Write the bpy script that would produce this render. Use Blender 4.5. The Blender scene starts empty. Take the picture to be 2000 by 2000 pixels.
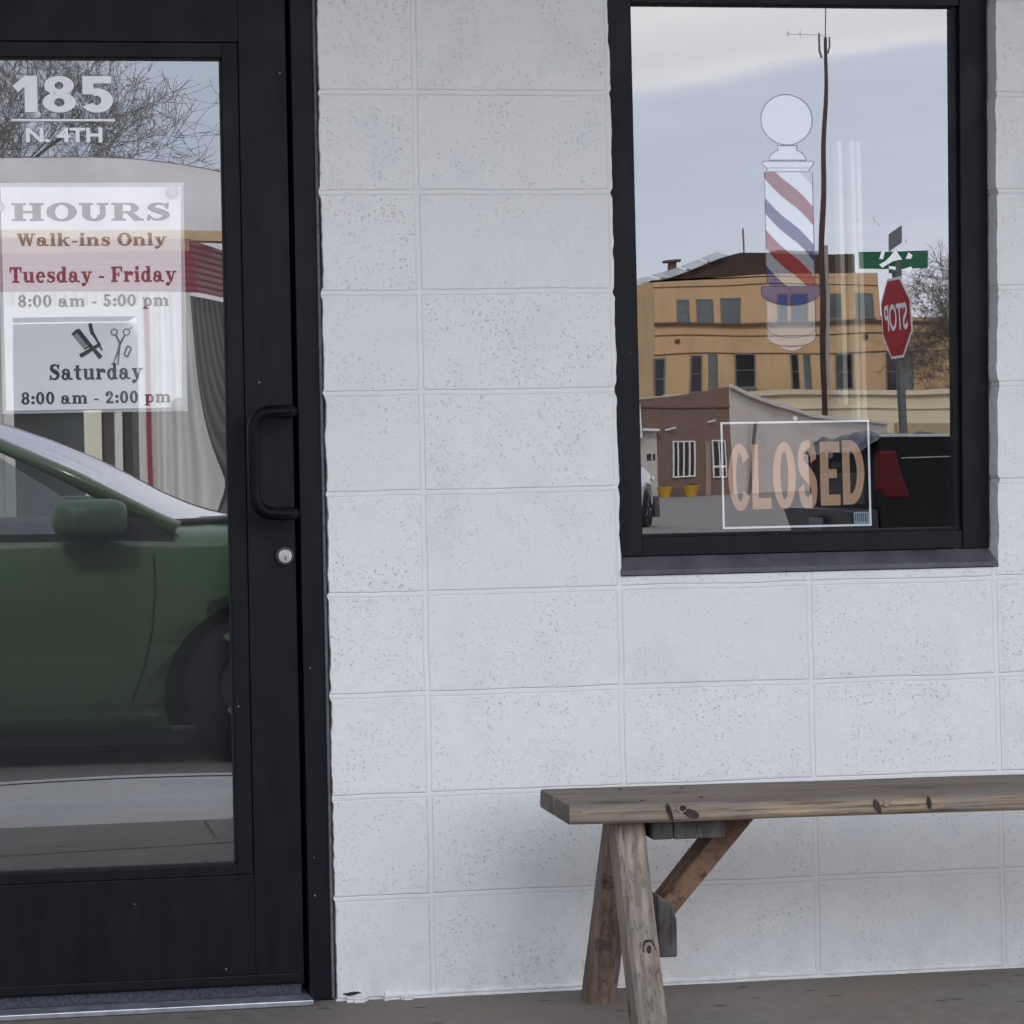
import bpy, bmesh, math, random
from mathutils import Vector, Matrix, noise
R_ = math.radians
scene = bpy.context.scene
COL = scene.collection
random.seed(7)

# ------------------------------------------------------------------ camera
cam_d = bpy.data.cameras.new("camera")
cam = bpy.data.objects.new("camera", cam_d)
COL.objects.link(cam)
cam_d.sensor_width = 36.0
cam_d.lens = 81.0
cam_d.shift_x = 0.30495
cam_d.shift_y = -0.07492
cam_d.clip_start = 0.05
cam_d.clip_end = 3000
_R = Matrix(((0.99075297, 0.01650691, -0.13467025),
             (-0.13431505, -0.02101597, -0.9907158),
             (-0.01918389, 0.99964286, -0.0186045)))
cam.matrix_world = Matrix.Translation((-1.07413862, -4.56343601, 1.05395466)) @ _R.to_4x4()
scene.camera = cam

# ------------------------------------------------------------------ world and sun
SUN_EL, SUN_AZ = R_(38), R_(-25)      # the sun stands behind the shop, high and to the left
sun_dir = Vector((math.sin(SUN_AZ) * math.cos(SUN_EL), math.cos(SUN_AZ) * math.cos(SUN_EL), math.sin(SUN_EL)))
world = bpy.data.worlds.new("World")
scene.world = world
world.use_nodes = True
nt = world.node_tree
for n in list(nt.nodes):
    nt.nodes.remove(n)
def N(t, **kw):
    n = nt.nodes.new(t)
    for k, v in kw.items():
        setattr(n, k, v)
    return n
def LK(a, b):
    nt.links.new(a, b)
out = N('ShaderNodeOutputWorld'); bg = N('ShaderNodeBackground'); sky = N('ShaderNodeTexSky')
sky.sky_type = 'NISHITA'; sky.sun_disc = False
sky.sun_elevation = SUN_EL; sky.sun_rotation = SUN_AZ
sky.air_density = 1.0; sky.dust_density = 1.6; sky.ozone_density = 1.5
bg.inputs[1].default_value = 0.1
tc = N('ShaderNodeTexCoord'); sep = N('ShaderNodeSeparateXYZ'); LK(tc.outputs['Generated'], sep.inputs[0])
mp = N('ShaderNodeMapping'); mp.inputs['Scale'].default_value = (1.6, 1.6, 11.0); mp.inputs['Rotation'].default_value = (0.0, R_(5), 0.0)
LK(tc.outputs['Generated'], mp.inputs[0])
nz = N('ShaderNodeTexNoise'); nz.inputs['Scale'].default_value = 1.3; nz.inputs['Detail'].default_value = 5; nz.inputs['Roughness'].default_value = 0.5
LK(mp.outputs[0], nz.inputs['Vector'])
def M(op, a, b=None, c=None):
    n = N('ShaderNodeMath', operation=op)
    for i, v in enumerate((a, b, c)):
        if v is None: continue
        if isinstance(v, (int, float)): n.inputs[i].default_value = v
        else: LK(v, n.inputs[i])
    return n.outputs[0]
# height in the sky, warped by soft cloud noise, picks the cloud bank
xc = M('MINIMUM', M('MAXIMUM', sep.outputs['X'], 0.05), 0.6)
h = M('ADD', M('MULTIPLY_ADD', xc, -0.16, M('ADD', sep.outputs['Z'], 0.060)), M('MULTIPLY_ADD', nz.outputs['Fac'], 0.07, -0.035))
cr = N('ShaderNodeValToRGB'); LK(M('MULTIPLY', h, 2.0), cr.inputs[0])
el = cr.color_ramp.elements
el[0].position = 0.0; el[0].color = (0.66, 0.69, 0.76, 1)
el[1].position = 1.0; el[1].color = (0.60, 0.65, 0.75, 1)
for p, c in ((0.08, (0.70, 0.71, 0.76)), (0.18, (0.54, 0.57, 0.67)), (0.27, (0.49, 0.53, 0.645)), (0.318, (0.51, 0.545, 0.65)), (0.333, (0.70, 0.70, 0.73)),
             (0.36, (0.66, 0.66, 0.70)), (0.44, (0.77, 0.75, 0.75)), (0.6, (0.70, 0.69, 0.71))):
    e = el.new(p); e.color = (*c, 1)
cloud = N('ShaderNodeVectorMath', operation='SCALE'); LK(cr.outputs[0], cloud.inputs[0]); cloud.inputs['Scale'].default_value = 1.0
nz2 = N('ShaderNodeTexNoise'); nz2.inputs['Scale'].default_value = 5.5; nz2.inputs['Detail'].default_value = 6; nz2.inputs['Roughness'].default_value = 0.6; LK(mp.outputs[0], nz2.inputs['Vector'])
LK(M('MULTIPLY_ADD', nz2.outputs['Fac'], 4.4, 18.0), cloud.inputs['Scale'])
cover = M('SMOOTH_MIN', 0.95, M('ADD', M('MULTIPLY_ADD', sep.outputs['X'], 3.6, -0.62), M('MULTIPLY_ADD', nz.outputs['Fac'], 0.9, 0.0)), 0.1)
cover = M('MAXIMUM', cover, M('MULTIPLY_ADD', sep.outputs['Z'], 1.2, 0.12))
cover = M('MINIMUM', cover, 0.96)
blue = N('ShaderNodeVectorMath', operation='MULTIPLY'); LK(sky.outputs[0], blue.inputs[0]); blue.inputs[1].default_value = (1.38, 1.30, 1.35)
mx = N('ShaderNodeMix', data_type='RGBA'); LK(cover, mx.inputs[0]); LK(blue.outputs[0], mx.inputs[6]); LK(cloud.outputs[0], mx.inputs[7])
LK(mx.outputs[2], bg.inputs[0]); LK(bg.outputs[0], out.inputs[0])

sun_d = bpy.data.lights.new("sun", 'SUN')
sun = bpy.data.objects.new("sun", sun_d); COL.objects.link(sun)
sun_d.energy = 1.5; sun_d.angle = R_(10); sun_d.color = (1.0, 0.95, 0.88)
sun.rotation_euler = sun_dir.to_track_quat('Z', 'Y').to_euler()

scene.view_settings.view_transform = 'Standard'
scene.view_settings.look = 'None'
scene.view_settings.gamma = 1.0
scene.view_settings.exposure = 0.90
scene.cycles.max_bounces = 10
scene.cycles.transparent_max_bounces = 16
scene.cycles.caustics_reflective = False
scene.cycles.caustics_refractive = False
scene.cycles.sample_clamp_indirect = 6.0

# ------------------------------------------------------------------ helpers
class MB:
    """collects faces; build() links them as one mesh object"""
    def __init__(s): s.v = []; s.f = []; s.sm = False
    def face(s, pts):
        i = len(s.v); s.v += [tuple(p) for p in pts]; s.f.append(tuple(range(i, i + len(pts)))); return s
    def box(s, x0, x1, y0, y1, z0, z1, m=None):
        i = len(s.v)
        P = [(x, y, z) for x in (x0, x1) for y in (y0, y1) for z in (z0, z1)]
        if m is not None: P = [tuple(m @ Vector(p)) for p in P]
        s.v += P
        for q in ((0, 1, 3, 2), (4, 6, 7, 5), (0, 4, 5, 1), (2, 3, 7, 6), (0, 2, 6, 4), (1, 5, 7, 3)):
            s.f.append(tuple(i + k for k in q))
        return s
    def prism(s, pts, d):
        """polygon pts (3-D) extruded by vector d"""
        d = Vector(d); n = len(pts); i = len(s.v)
        s.v += [tuple(p) for p in pts] + [tuple(Vector(p) + d) for p in pts]
        s.f.append(tuple(range(i, i + n))); s.f.append(tuple(range(i + 2 * n - 1, i + n - 1, -1)))
        for k in range(n):
            s.f.append((i + k, i + n + k, i + n + (k + 1) % n, i + (k + 1) % n))
        return s
    def tube(s, pts, r, n=8, cap=True):
        pts = [Vector(p) for p in pts]
        rs = r if isinstance(r, (list, tuple)) else [r] * len(pts)
        i0 = len(s.v); prev = None
        for k, p in enumerate(pts):
            t = (pts[min(k + 1, len(pts) - 1)] - pts[max(k - 1, 0)]).normalized()
            if prev is None:
                a = Vector((0, 0, 1)) if abs(t.z) < .9 else Vector((1, 0, 0))
                u = t.cross(a).normalized()
            else:
                u = (prev - t * prev.dot(t)).normalized()
            prev = u; w = t.cross(u)
            for j in range(n):
                an = 2 * math.pi * j / n
                s.v.append(tuple(p + (u * math.cos(an) + w * math.sin(an)) * rs[k]))
        for k in range(len(pts) - 1):
            for j in range(n):
                a = i0 + k * n + j; b = i0 + k * n + (j + 1) % n
                s.f.append((a, b, b + n, a + n))
        if cap:
            s.f.append(tuple(i0 + j for j in range(n))[::-1]); e = i0 + (len(pts) - 1) * n
            s.f.append(tuple(e + j for j in range(n)))
        return s
    def grid(s, rows, close=False):
        i0 = len(s.v); n = len(rows[0])
        for r in rows: s.v += [tuple(p) for p in r]
        for a in range(len(rows) - 1):
            for b in range(n - (0 if close else 1)):
                c = (b + 1) % n
                s.f.append((i0 + a * n + b, i0 + a * n + c, i0 + (a + 1) * n + c, i0 + (a + 1) * n + b))
        return s
    def build(s, name, mat, parent=None, smooth=False, bevel=0, seg=2, label=None):
        me = bpy.data.meshes.new(name)
        me.from_pydata(s.v, [], s.f); me.update()
        bm = bmesh.new(); bm.from_mesh(me)
        if not s.sm: bmesh.ops.remove_doubles(bm, verts=bm.verts, dist=1e-6)
        try: bmesh.ops.recalc_face_normals(bm, faces=bm.faces)
        except Exception: pass
        bm.to_mesh(me); bm.free()
        o = bpy.data.objects.new(name, me); COL.objects.link(o)
        if mat: me.materials.append(mat)
        if parent: o.parent = parent
        if smooth: me.polygons.foreach_set('use_smooth', [True] * len(me.polygons))
        if bevel:
            b = o.modifiers.new('bevel', 'BEVEL'); b.width = bevel; b.segments = seg; b.limit_method = 'ANGLE'; b.angle_limit = R_(40)
        if label: o['label'] = label
        return o

def tag(o, label=None, cat=None, group=None, kind=None):
    if label: o['label'] = label
    if cat: o['category'] = cat
    if group: o['group'] = group
    if kind: o['kind'] = kind
    return o
def thing(name, loc, label, cat, rz=0, group=None):
    o = bpy.data.objects.new(name, None); COL.objects.link(o)
    o.location = loc; o.rotation_euler = (0, 0, rz); o.empty_display_size = .2
    return tag(o, label, cat, group)
def copy_tree(o, parent=None):
    c = o.copy(); COL.objects.link(c); c.parent = parent
    for ch in list(o.children): copy_tree(ch, c)
    return c

class Mat:
    def __init__(s, name, color=(.5, .5, .5), rough=.6, metal=0.0, spec=.5):
        s.m = bpy.data.materials.new(name); s.m.use_nodes = True; s.nt = s.m.node_tree
        s.b = s.nt.nodes['Principled BSDF']; s.out = s.nt.nodes['Material Output']
        s.b.inputs['Base Color'].default_value = (*color, 1); s.b.inputs['Roughness'].default_value = rough
        s.b.inputs['Metallic'].default_value = metal; s.b.inputs['Specular IOR Level'].default_value = spec
        s._co = None
    def n(s, t, **kw):
        n = s.nt.nodes.new(t)
        for k, v in kw.items(): setattr(n, k, v)
        return n
    def l(s, a, b): s.nt.links.new(a, b)
    def co(s, scale=(1, 1, 1), out='Object', rot=(0, 0, 0)):
        if s._co is None: s._co = s.n('ShaderNodeTexCoord')
        m = s.n('ShaderNodeMapping'); m.inputs['Scale'].default_value = scale; m.inputs['Rotation'].default_value = rot
        s.l(s._co.outputs[out], m.inputs[0]); return m.outputs[0]
    def math(s, op, a, b=None, c=None, clamp=False):
        n = s.n('ShaderNodeMath', operation=op); n.use_clamp = clamp
        for i, v in enumerate((a, b, c)):
            if v is None: continue
            if isinstance(v, (int, float)): n.inputs[i].default_value = v
            else: s.l(v, n.inputs[i])
        return n.outputs[0]
    def noise(s, vec, scale, detail=4, rough=.55, dist=0):
        n = s.n('ShaderNodeTexNoise'); n.inputs['Scale'].default_value = scale; n.inputs['Detail'].default_value = detail
        n.inputs['Roughness'].default_value = rough; n.inputs['Distortion'].default_value = dist
        s.l(vec, n.inputs['Vector']); return n.outputs['Fac']
    def vor(s, vec, scale, feature='F1', outp='Distance'):
        n = s.n('ShaderNodeTexVoronoi'); n.feature = feature; n.inputs['Scale'].default_value = scale
        s.l(vec, n.inputs['Vector']); return n.outputs[outp]
    def ramp(s, fac, stops):
        r = s.n('ShaderNodeValToRGB'); s.l(fac, r.inputs[0]); e = r.color_ramp.elements
        def c4(c): return (c, c, c, 1) if isinstance(c, (int, float)) else (*c, 1)
        e[0].position = stops[0][0]; e[0].color = c4(stops[0][1]); e[1].position = stops[-1][0]; e[1].color = c4(stops[-1][1])
        for p, c in stops[1:-1]:
            q = e.new(p); q.color = c4(c)
        return r.outputs[0]
    def mix(s, fac, a, b, mode='MIX'):
        n = s.n('ShaderNodeMix', data_type='RGBA', blend_type=mode)
        for i, v in ((0, fac), (6, a), (7, b)):
            if isinstance(v, (int, float)): n.inputs[i].default_value = v
            elif isinstance(v, tuple): n.inputs[i].default_value = (*v, 1)
            else: s.l(v, n.inputs[i])
        return n.outputs[2]
    def color(s, c): s.l(c, s.b.inputs['Base Color']); return s
    def rough(s, c): s.l(c, s.b.inputs['Roughness']); return s
    def bump(s, hgt, dist=.01, strength=1.0):
        b = s.n('ShaderNodeBump'); b.inputs['Distance'].default_value = dist; b.inputs['Strength'].default_value = strength
        s.l(hgt, b.inputs['Height']); s.l(b.outputs[0], s.b.inputs['Normal']); return s

def mottled(name, col, rough=.6, amt=.15, scale=6, metal=0, spec=.5, bump=0, bscale=200, dist=.002):
    m = Mat(name, col, rough, metal, spec)
    f = m.noise(m.co(), scale, 6)
    lo = tuple(c * (1 - amt) for c in col); hi = tuple(min(1, c * (1 + amt)) for c in col)
    m.color(m.ramp(f, [(.3, lo), (.7, hi)]))
    if bump: m.bump(m.noise(m.co(), bscale, 3), dist, bump)
    return m

# ------------------------------------------------------------------ materials
BW, BH = .4064, .2032
def block_paint():
    m = Mat('painted_block', (.74, .75, .77), .55, 0, .35)
    s = m.n('ShaderNodeSeparateXYZ'); tcn = m.n('ShaderNodeTexCoord')
    # slightly uneven joints
    w = m.noise(m.co(), 5, 2); w2 = m.noise(m.co((1, 1, 1), rot=(.7, .3, 1)), 6, 3)
    m.l(tcn.outputs['Object'], s.inputs[0])
    x = m.math('ADD', s.outputs['X'], m.math('MULTIPLY_ADD', w, .008, -.004))
    z = m.math('ADD', s.outputs['Z'], m.math('MULTIPLY_ADD', w2, .008, -.004))
    def d(v, p):
        q = m.math('DIVIDE', v, p)
        return m.math('MULTIPLY', m.math('ABSOLUTE', m.math('SUBTRACT', q, m.math('ROUND', q))), p)
    dj = m.math('MINIMUM', d(x, BW), d(z, BH))
    fine = m.noise(m.co(), 90, 4)
    djn = m.math('ADD', dj, m.math('MULTIPLY_ADD', fine, .0028, -.0014))
    prof = m.n('ShaderNodeValToRGB'); m.l(m.math('MULTIPLY', djn, 50), prof.inputs[0])   # 0..20 mm
    e = prof.color_ramp.elements; e[0].position = 0; e[0].color = (.38,) * 3 + (1,); e[1].position = .42; e[1].color = (1,) * 3 + (1,)
    for p, c in ((.15, .36), (.24, .0), (.31, .82)):
        q = e.new(p); q.color = (c, c, c, 1)
    prof.color_ramp.interpolation = 'EASE'
    # pits of the block face
    field = m.math('SUBTRACT', 1.0, m.ramp(m.math('MULTIPLY', dj, 50), [(.28, 1.0), (.4, 0.0)]))
    warp = m.n('ShaderNodeVectorMath', operation='ADD')
    nv = m.n('ShaderNodeTexNoise'); nv.inputs['Scale'].default_value = 150; m.l(m.co(), nv.inputs['Vector'])
    sc = m.n('ShaderNodeVectorMath', operation='SCALE'); m.l(nv.outputs['Color'], sc.inputs[0]); sc.inputs['Scale'].default_value = .011
    m.l(m.co(), warp.inputs[0]); m.l(sc.outputs[0], warp.inputs[1])
    def pits(scale, r0, r1, keep):
        v = m.n('ShaderNodeTexVoronoi'); v.inputs['Scale'].default_value = scale; m.l(warp.outputs[0], v.inputs['Vector'])
        sp = m.n('ShaderNodeSeparateColor'); m.l(v.outputs['Color'], sp.inputs[0])
        k = m.math('GREATER_THAN', sp.outputs[0], keep)
        return m.math('MULTIPLY', m.ramp(v.outputs['Distance'], [(r0, 1.0), (r1, 0.0)]), k)
    dens = m.ramp(m.noise(m.co(), 9, 4), [(.34, .12), (.62, 1.0)])
    pit = m.math('MAXIMUM', pits(75, .10, .25, .62), m.math('MULTIPLY', pits(150, .14, .40, .42), .75))
    pit = m.math('MAXIMUM', pit, m.math('MULTIPLY', pits(42, .06, .14, .80), 1.0))
    pit = m.math('MULTIPLY', m.math('MULTIPLY', pit, dens), field)
    tint0 = m.ramp(m.noise(m.co(), 7, 3), [(.35, (.74, .742, .735)), (.5, (.785, .782, .765)), (.68, (.770, .762, .752))])
    cell = m.n('ShaderNodeTexWhiteNoise'); cb = m.n('ShaderNodeCombineXYZ')
    m.l(m.math('FLOOR', m.math('DIVIDE', x, BW)), cb.inputs[0]); m.l(m.math('FLOOR', m.math('DIVIDE', z, BH)), cb.inputs[2]); m.l(cb.outputs[0], cell.inputs['Vector'])
    tone = m.math('MULTIPLY_ADD', cell.outputs['Value'], .035, .975)          # each block took the paint a little differently
    tn = m.n('ShaderNodeVectorMath', operation='SCALE'); m.l(tint0, tn.inputs[0]); m.l(tone, tn.inputs['Scale']); tint = tn.outputs[0]
    pit = m.math('MULTIPLY', pit, m.math('MULTIPLY_ADD', cell.outputs['Value'], .75, .45, clamp=True))
    drip = m.ramp(m.noise(m.co((14, 14, 1.2)), 3.0, 5, .6), [(.60, 0.0), (.78, 1.0)])
    tint = m.mix(m.math('MULTIPLY', drip, .14), tint, (.60, .58, .55))
    pit_shade_grime = m.math('MULTIPLY', pit, .46)  # shade inside the pits darkened into the colour, along with grime
    c = m.mix(pit_shade_grime, tint, (.22, .21, .21))
    # scuffs and splash dirt just above the walk
    low = m.math('SUBTRACT', 1.0, m.math('DIVIDE', s.outputs['Z'], .16), clamp=True)
    dirt = m.math('MULTIPLY', m.math('MULTIPLY', low, m.ramp(m.noise(m.co(), 22, 6, .7), [(.40, 0.0), (.68, 1.0)])), .28)
    c = m.mix(dirt, c, (.36, .33, .30))
    m.color(c)
    rough_face = m.math('MULTIPLY', m.noise(m.co(), 420, 3, .7), m.math('MULTIPLY_ADD', field, .10, .02))
    hgt = m.math('ADD', m.math('MULTIPLY', prof.outputs[0], .85), m.math('MULTIPLY', pit, -.7))
    hgt = m.math('ADD', hgt, m.math('MULTIPLY', rough_face, 1.6))
    m.bump(hgt, .0022, .9)
    return m.m
M_WALL = block_paint()

def anod():
    m = Mat('black_frame_paint', (.010, .010, .013), .5, 0, .16)
    f = m.noise(m.co(), 300, 3)
    st = m.noise(m.co((12, 12, 2)), 3, 4)
    m.color(m.ramp(st, [(.3, (.0075, .0075, .0105)), (.7, (.0115, .011, .0145))]))
    v = m.vor(m.co(), 55); cc = m.vor(m.co(), 55, outp='Color'); sp = m.n('ShaderNodeSeparateColor'); m.l(cc, sp.inputs[0])
    speck = m.math('MULTIPLY', m.ramp(v, [(.06, 1.0), (.12, 0.0)]), m.math('GREATER_THAN', sp.outputs[0], .965))
    c = m.mix(speck, m.ramp(st, [(.3, (.0075, .0075, .0105)), (.7, (.0115, .011, .0145))]), (.3, .3, .3)); m.color(c)
    m.rough(m.ramp(m.noise(m.co(), 14, 5), [(.3, .36), (.7, .52)]))
    m.bump(f, .0003, .5); return m.m
M_BLACK = anod()
M_GASKET = Mat('gasket_rubber', (.004, .004, .005), .7).m
M_SILL = mottled('dusty_sill_metal', (.085, .082, .095), .5, .35, 14, 0, .5, .3, 300, .0005).m
M_ALU = mottled('threshold_aluminium', (.52, .54, .58), .38, .25, 30, .8, .5).m
M_CAULK = mottled('grey_caulk', (.13, .13, .135), .7, .3, 60, 0, .3, .8, 120, .004).m
M_STEEL = Mat('lock_steel', (.62, .56, .54), .3, 1.0).m
M_DARK = Mat('keyway_dark', (.01, .01, .01), .5).m

def glass_coat(name, refl=.33, tint=(.94, .96, .95)):
    m = Mat(name); nt_ = m.nt; nt_.nodes.remove(m.b)
    tr = m.n('ShaderNodeBsdfTransparent'); tr.inputs[0].default_value = (*tint, 1)
    gl = m.n('ShaderNodeBsdfGlossy'); gl.inputs['Roughness'].default_value = 0.0; gl.inputs[0].default_value = (.98, .985, 1, 1)
    ms = m.n('ShaderNodeMixShader'); lw = m.n('ShaderNodeFresnel'); lw.inputs[0].default_value = 1.5
    m.l(m.math('MULTIPLY_ADD', lw.outputs[0], .9, refl - .036, clamp=True), ms.inputs[0])
    m.l(tr.outputs[0], ms.inputs[1]); m.l(gl.outputs[0], ms.inputs[2]); m.l(ms.outputs[0], m.out.inputs[0])
    return m.m
def shop_glass(name, refl, trans):
    m = Mat(name); m.nt.nodes.remove(m.b)
    tr = m.n('ShaderNodeBsdfTransparent'); tr.inputs[0].default_value = (trans * .99, trans, trans * .995, 1)
    gl = m.n('ShaderNodeBsdfGlossy'); gl.inputs['Roughness'].default_value = 0.0
    fr = m.n('ShaderNodeFresnel'); fr.inputs[0].default_value = 1.5
    v = m.math('MULTIPLY_ADD', fr.outputs[0], .9, refl - .036, clamp=True)
    cc = m.n('ShaderNodeCombineColor'); [m.l(v, cc.inputs[k]) for k in range(3)]
    m.l(cc.outputs[0], gl.inputs[0])
    ad = m.n('ShaderNodeAddShader'); m.l(tr.outputs[0], ad.inputs[0]); m.l(gl.outputs[0], ad.inputs[1]); m.l(ad.outputs[0], m.out.inputs[0])
    return m.m
M_GLASS = shop_glass('coated_shop_glass', .255, .84)
M_FARGLASS = Mat('dark_window_glass', (.03, .035, .04), .08, 0, .6).m
M_CARGLASS = glass_coat('car_glass', .10, (.55, .62, .58))
M_WINDSHIELD = glass_coat('windshield_glass', .58, (.5, .56, .54))

def film(name, col, alpha):
    m = Mat(name, col, .5); m.b.inputs['Alpha'].default_value = alpha; return m.m

def wood(name, ca, cb, cc, axis=(1.2, 14, 26), grey=.5, band='Z', crack=(2.0, 60, 90), top=None):
    m = Mat(name, ca, .75, 0, .25)
    v = m.co(axis)
    g = m.noise(v, 3.0, 8, .62, .6)
    w = m.n('ShaderNodeTexWave'); w.wave_type = 'BANDS'; w.bands_direction = band
    w.inputs['Scale'].default_value = 1.1; w.inputs['Distortion'].default_value = 7; w.inputs['Detail'].default_value = 4; w.inputs['Detail Scale'].default_value = .6
    m.l(v, w.inputs['Vector'])
    base = m.ramp(g, [(.28, cb), (.5, ca), (.72, cc)])
    c = m.mix(m.math('MULTIPLY', w.outputs['Fac'], .38), base, tuple(x * .45 for x in cb))
    if top:      # upward faces have weathered darker
        ge = m.n('ShaderNodeNewGeometry'); sp_ = m.n('ShaderNodeSeparateXYZ'); m.l(ge.outputs['Normal'], sp_.inputs[0])
        c = m.mix(m.ramp(sp_.outputs['Z'], [(.3, 0.0), (.7, .72)]), c, m.ramp(g, [(.3, tuple(q * .62 for q in top)), (.7, top)]))
        en = m.math('GREATER_THAN', m.math('ABSOLUTE', sp_.outputs['X']), .85)     # soaked, darkened end grain
        c = m.mix(m.math('MULTIPLY', en, .8), c, m.ramp(m.noise(m.co((30, 30, 12)), 3, 4), [(.3, (.05, .045, .042)), (.7, (.13, .115, .10))]))
    split = m.ramp(m.noise(m.co(tuple(q * 2.4 for q in axis)), 2.2, 6, .7), [(.33, 1.0), (.43, 0.0)])
    c = m.mix(m.math('MULTIPLY', split, .75), c, tuple(x * .30 for x in cb))
    wear = m.ramp(m.noise(m.co((2, 3, 3)), 3.2, 5), [(.4, 0.0), (.66, 1.0)])
    c = m.mix(m.math('MULTIPLY', wear, grey), c, (.19, .185, .18))
    # knots
    kv = m.n('ShaderNodeTexVoronoi'); kv.inputs['Scale'].default_value = 1.0; m.l(m.co((3.1, 7.0, 9.0)), kv.inputs['Vector'])
    kn = m.ramp(kv.outputs['Distance'], [(.05, 1.0), (.085, .35), (.12, .8), (.17, 0.0)])
    c = m.mix(m.math('MULTIPLY', kn, .75), c, (.035, .024, .018))
    m.color(c)
    cr_ = m.ramp(m.noise(m.co(crack), 2.5, 4, .6), [(.34, 0.0), (.42, 1.0)])
    fine_ = m.noise(m.co(tuple(q * 6 for q in axis)), 3.0, 6, .7)
    m.bump(m.math('ADD', m.math('ADD', m.math('MULTIPLY', g, .6), cr_), m.math('MULTIPLY', fine_, .5)), .0018, 1.0)
    return m.m
M_WOOD = wood('weathered_seat_wood', (.36, .27, .18), (.22, .165, .12), (.50, .39, .25), grey=.42, top=(.17, .128, .105))
LA = (14, 14, 1.2); LC = (70, 70, 2.0)
M_LEG = wood('weathered_leg_wood', (.30, .235, .18), (.15, .112, .085), (.46, .385, .315), LA, .4, 'X', LC)
M_LEG2 = wood('brown_leg_wood', (.22, .145, .10), (.11, .075, .052), (.33, .24, .165), LA, .3, 'X', LC)
M_BRACE = wood('russet_brace_wood', (.24, .135, .08), (.12, .07, .045), (.32, .19, .12), (5, 12, 5), .05, 'Y', (30, 60, 30))
M_OLD = wood('dark_grey_block_wood', (.115, .10, .095), (.05, .046, .044), (.19, .175, .165), (14, 8, 4), .3, 'Y', (60, 60, 3))

def concrete(name, col, amt=.22, pits=True, stains=True):
    m = Mat(name, col, .85, 0, .25)
    a = m.noise(m.co(), 2.2, 6); b = m.noise(m.co(), 26, 6, .7)
    hi = tuple(c * (1 + amt) for c in col); lo = tuple(c * (1 - amt) for c in col)
    c = m.ramp(m.math('ADD', m.math('MULTIPLY', a, .5), m.math('MULTIPLY', b, .5)), [(.38, lo), (.62, hi)])
    grit = m.vor(m.co(), 170)
    c = m.mix(m.math('MULTIPLY', m.ramp(grit, [(.12, 1.0), (.3, 0.0)]), .35), c, tuple(q * .45 for q in col))
    if stains:
        c = m.mix(m.math('MULTIPLY', m.ramp(m.noise(m.co((1, 1.6, 1)), 1.6, 5), [(.45, 0.0), (.65, 1.0)]), .6), c, (col[0] * 1.12, col[1] * .95, col[2] * .86))
    hgt = b
    if pits:
        v = m.n('ShaderNodeTexVoronoi'); v.inputs['Scale'].default_value = 9
        m.l(m.co((1, 2.6, 1)), v.inputs['Vector']); sp = m.n('ShaderNodeSeparateColor'); m.l(v.outputs['Color'], sp.inputs[0])
        nn = m.noise(m.co((1, 2.2, 1)), 60, 3)
        dd = m.math('ADD', v.outputs['Distance'], m.math('MULTIPLY_ADD', nn, .22, -.11))
        p = m.math('MULTIPLY', m.ramp(dd, [(.08, 1.0), (.16, 0.0)]), m.math('GREATER_THAN', sp.outputs[0], .50))
        c = m.mix(m.math('MULTIPLY', p, .75), c, (.035, .028, .026)); hgt = m.math('SUBTRACT', b, p)
    m.color(c); m.bump(hgt, .003, .7); return m.m
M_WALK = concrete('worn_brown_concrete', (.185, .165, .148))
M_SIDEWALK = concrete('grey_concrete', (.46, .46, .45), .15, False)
M_KERB = concrete('pale_kerb_concrete', (.46, .44, .41), .25, False)
M_ROAD = concrete('asphalt', (.20, .185, .175), .2, False, True)
M_EARTH = concrete('dry_ground', (.16, .13, .10), .2, False)

# ------------------------------------------------------------------ ground
g = MB().box(-900, 900, -900, 900, -1.2, -.30).build('ground', M_EARTH); tag(g, kind='structure')
g = MB().box(-90, 130, -175, -4.6, -.296, -.17).build('road', M_ROAD); tag(g, kind='structure')
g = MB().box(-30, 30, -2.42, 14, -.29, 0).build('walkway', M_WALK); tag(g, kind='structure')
# sidewalk with a kerb that bows out in front of the door
def kerb_y(x): return -3.44 - .10 * math.cos((x + .2) * 2.1) if abs(x + .2) < 1.5 else -3.44 + .10
m = MB(); rows = []
xs = [-30] + [(-1.7 + i * .1) for i in range(31)] + [30]
m2 = MB(); m3 = MB()
for a, b in zip(xs[:-1], xs[1:]):
    ya, yb = kerb_y(a), kerb_y(b)
    m.face([(a, -2.424, -.004), (b, -2.424, -.004), (b, yb, -.012), (a, ya, -.012)])
    m2.face([(a, ya, -.008), (b, yb, -.008), (b, yb - .13, -.016), (a, ya - .13, -.016)])
    m2.face([(a, ya - .13, -.016), (b, yb - .13, -.016), (b, yb - .17, -.14), (a, ya - .17, -.14)])
    m3.face([(a, ya - .17, -.142), (b, yb - .17, -.142), (b, -4.62, -.160), (a, -4.62, -.160)])
o = m.build('sidewalk', M_SIDEWALK); tag(o, kind='structure')
o = m2.build('kerb', M_KERB); tag(o, kind='structure')
o = m3.build('gutter', concrete('gutter_concrete', (.34, .33, .32), .2, False)); tag(o, kind='structure')

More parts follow.
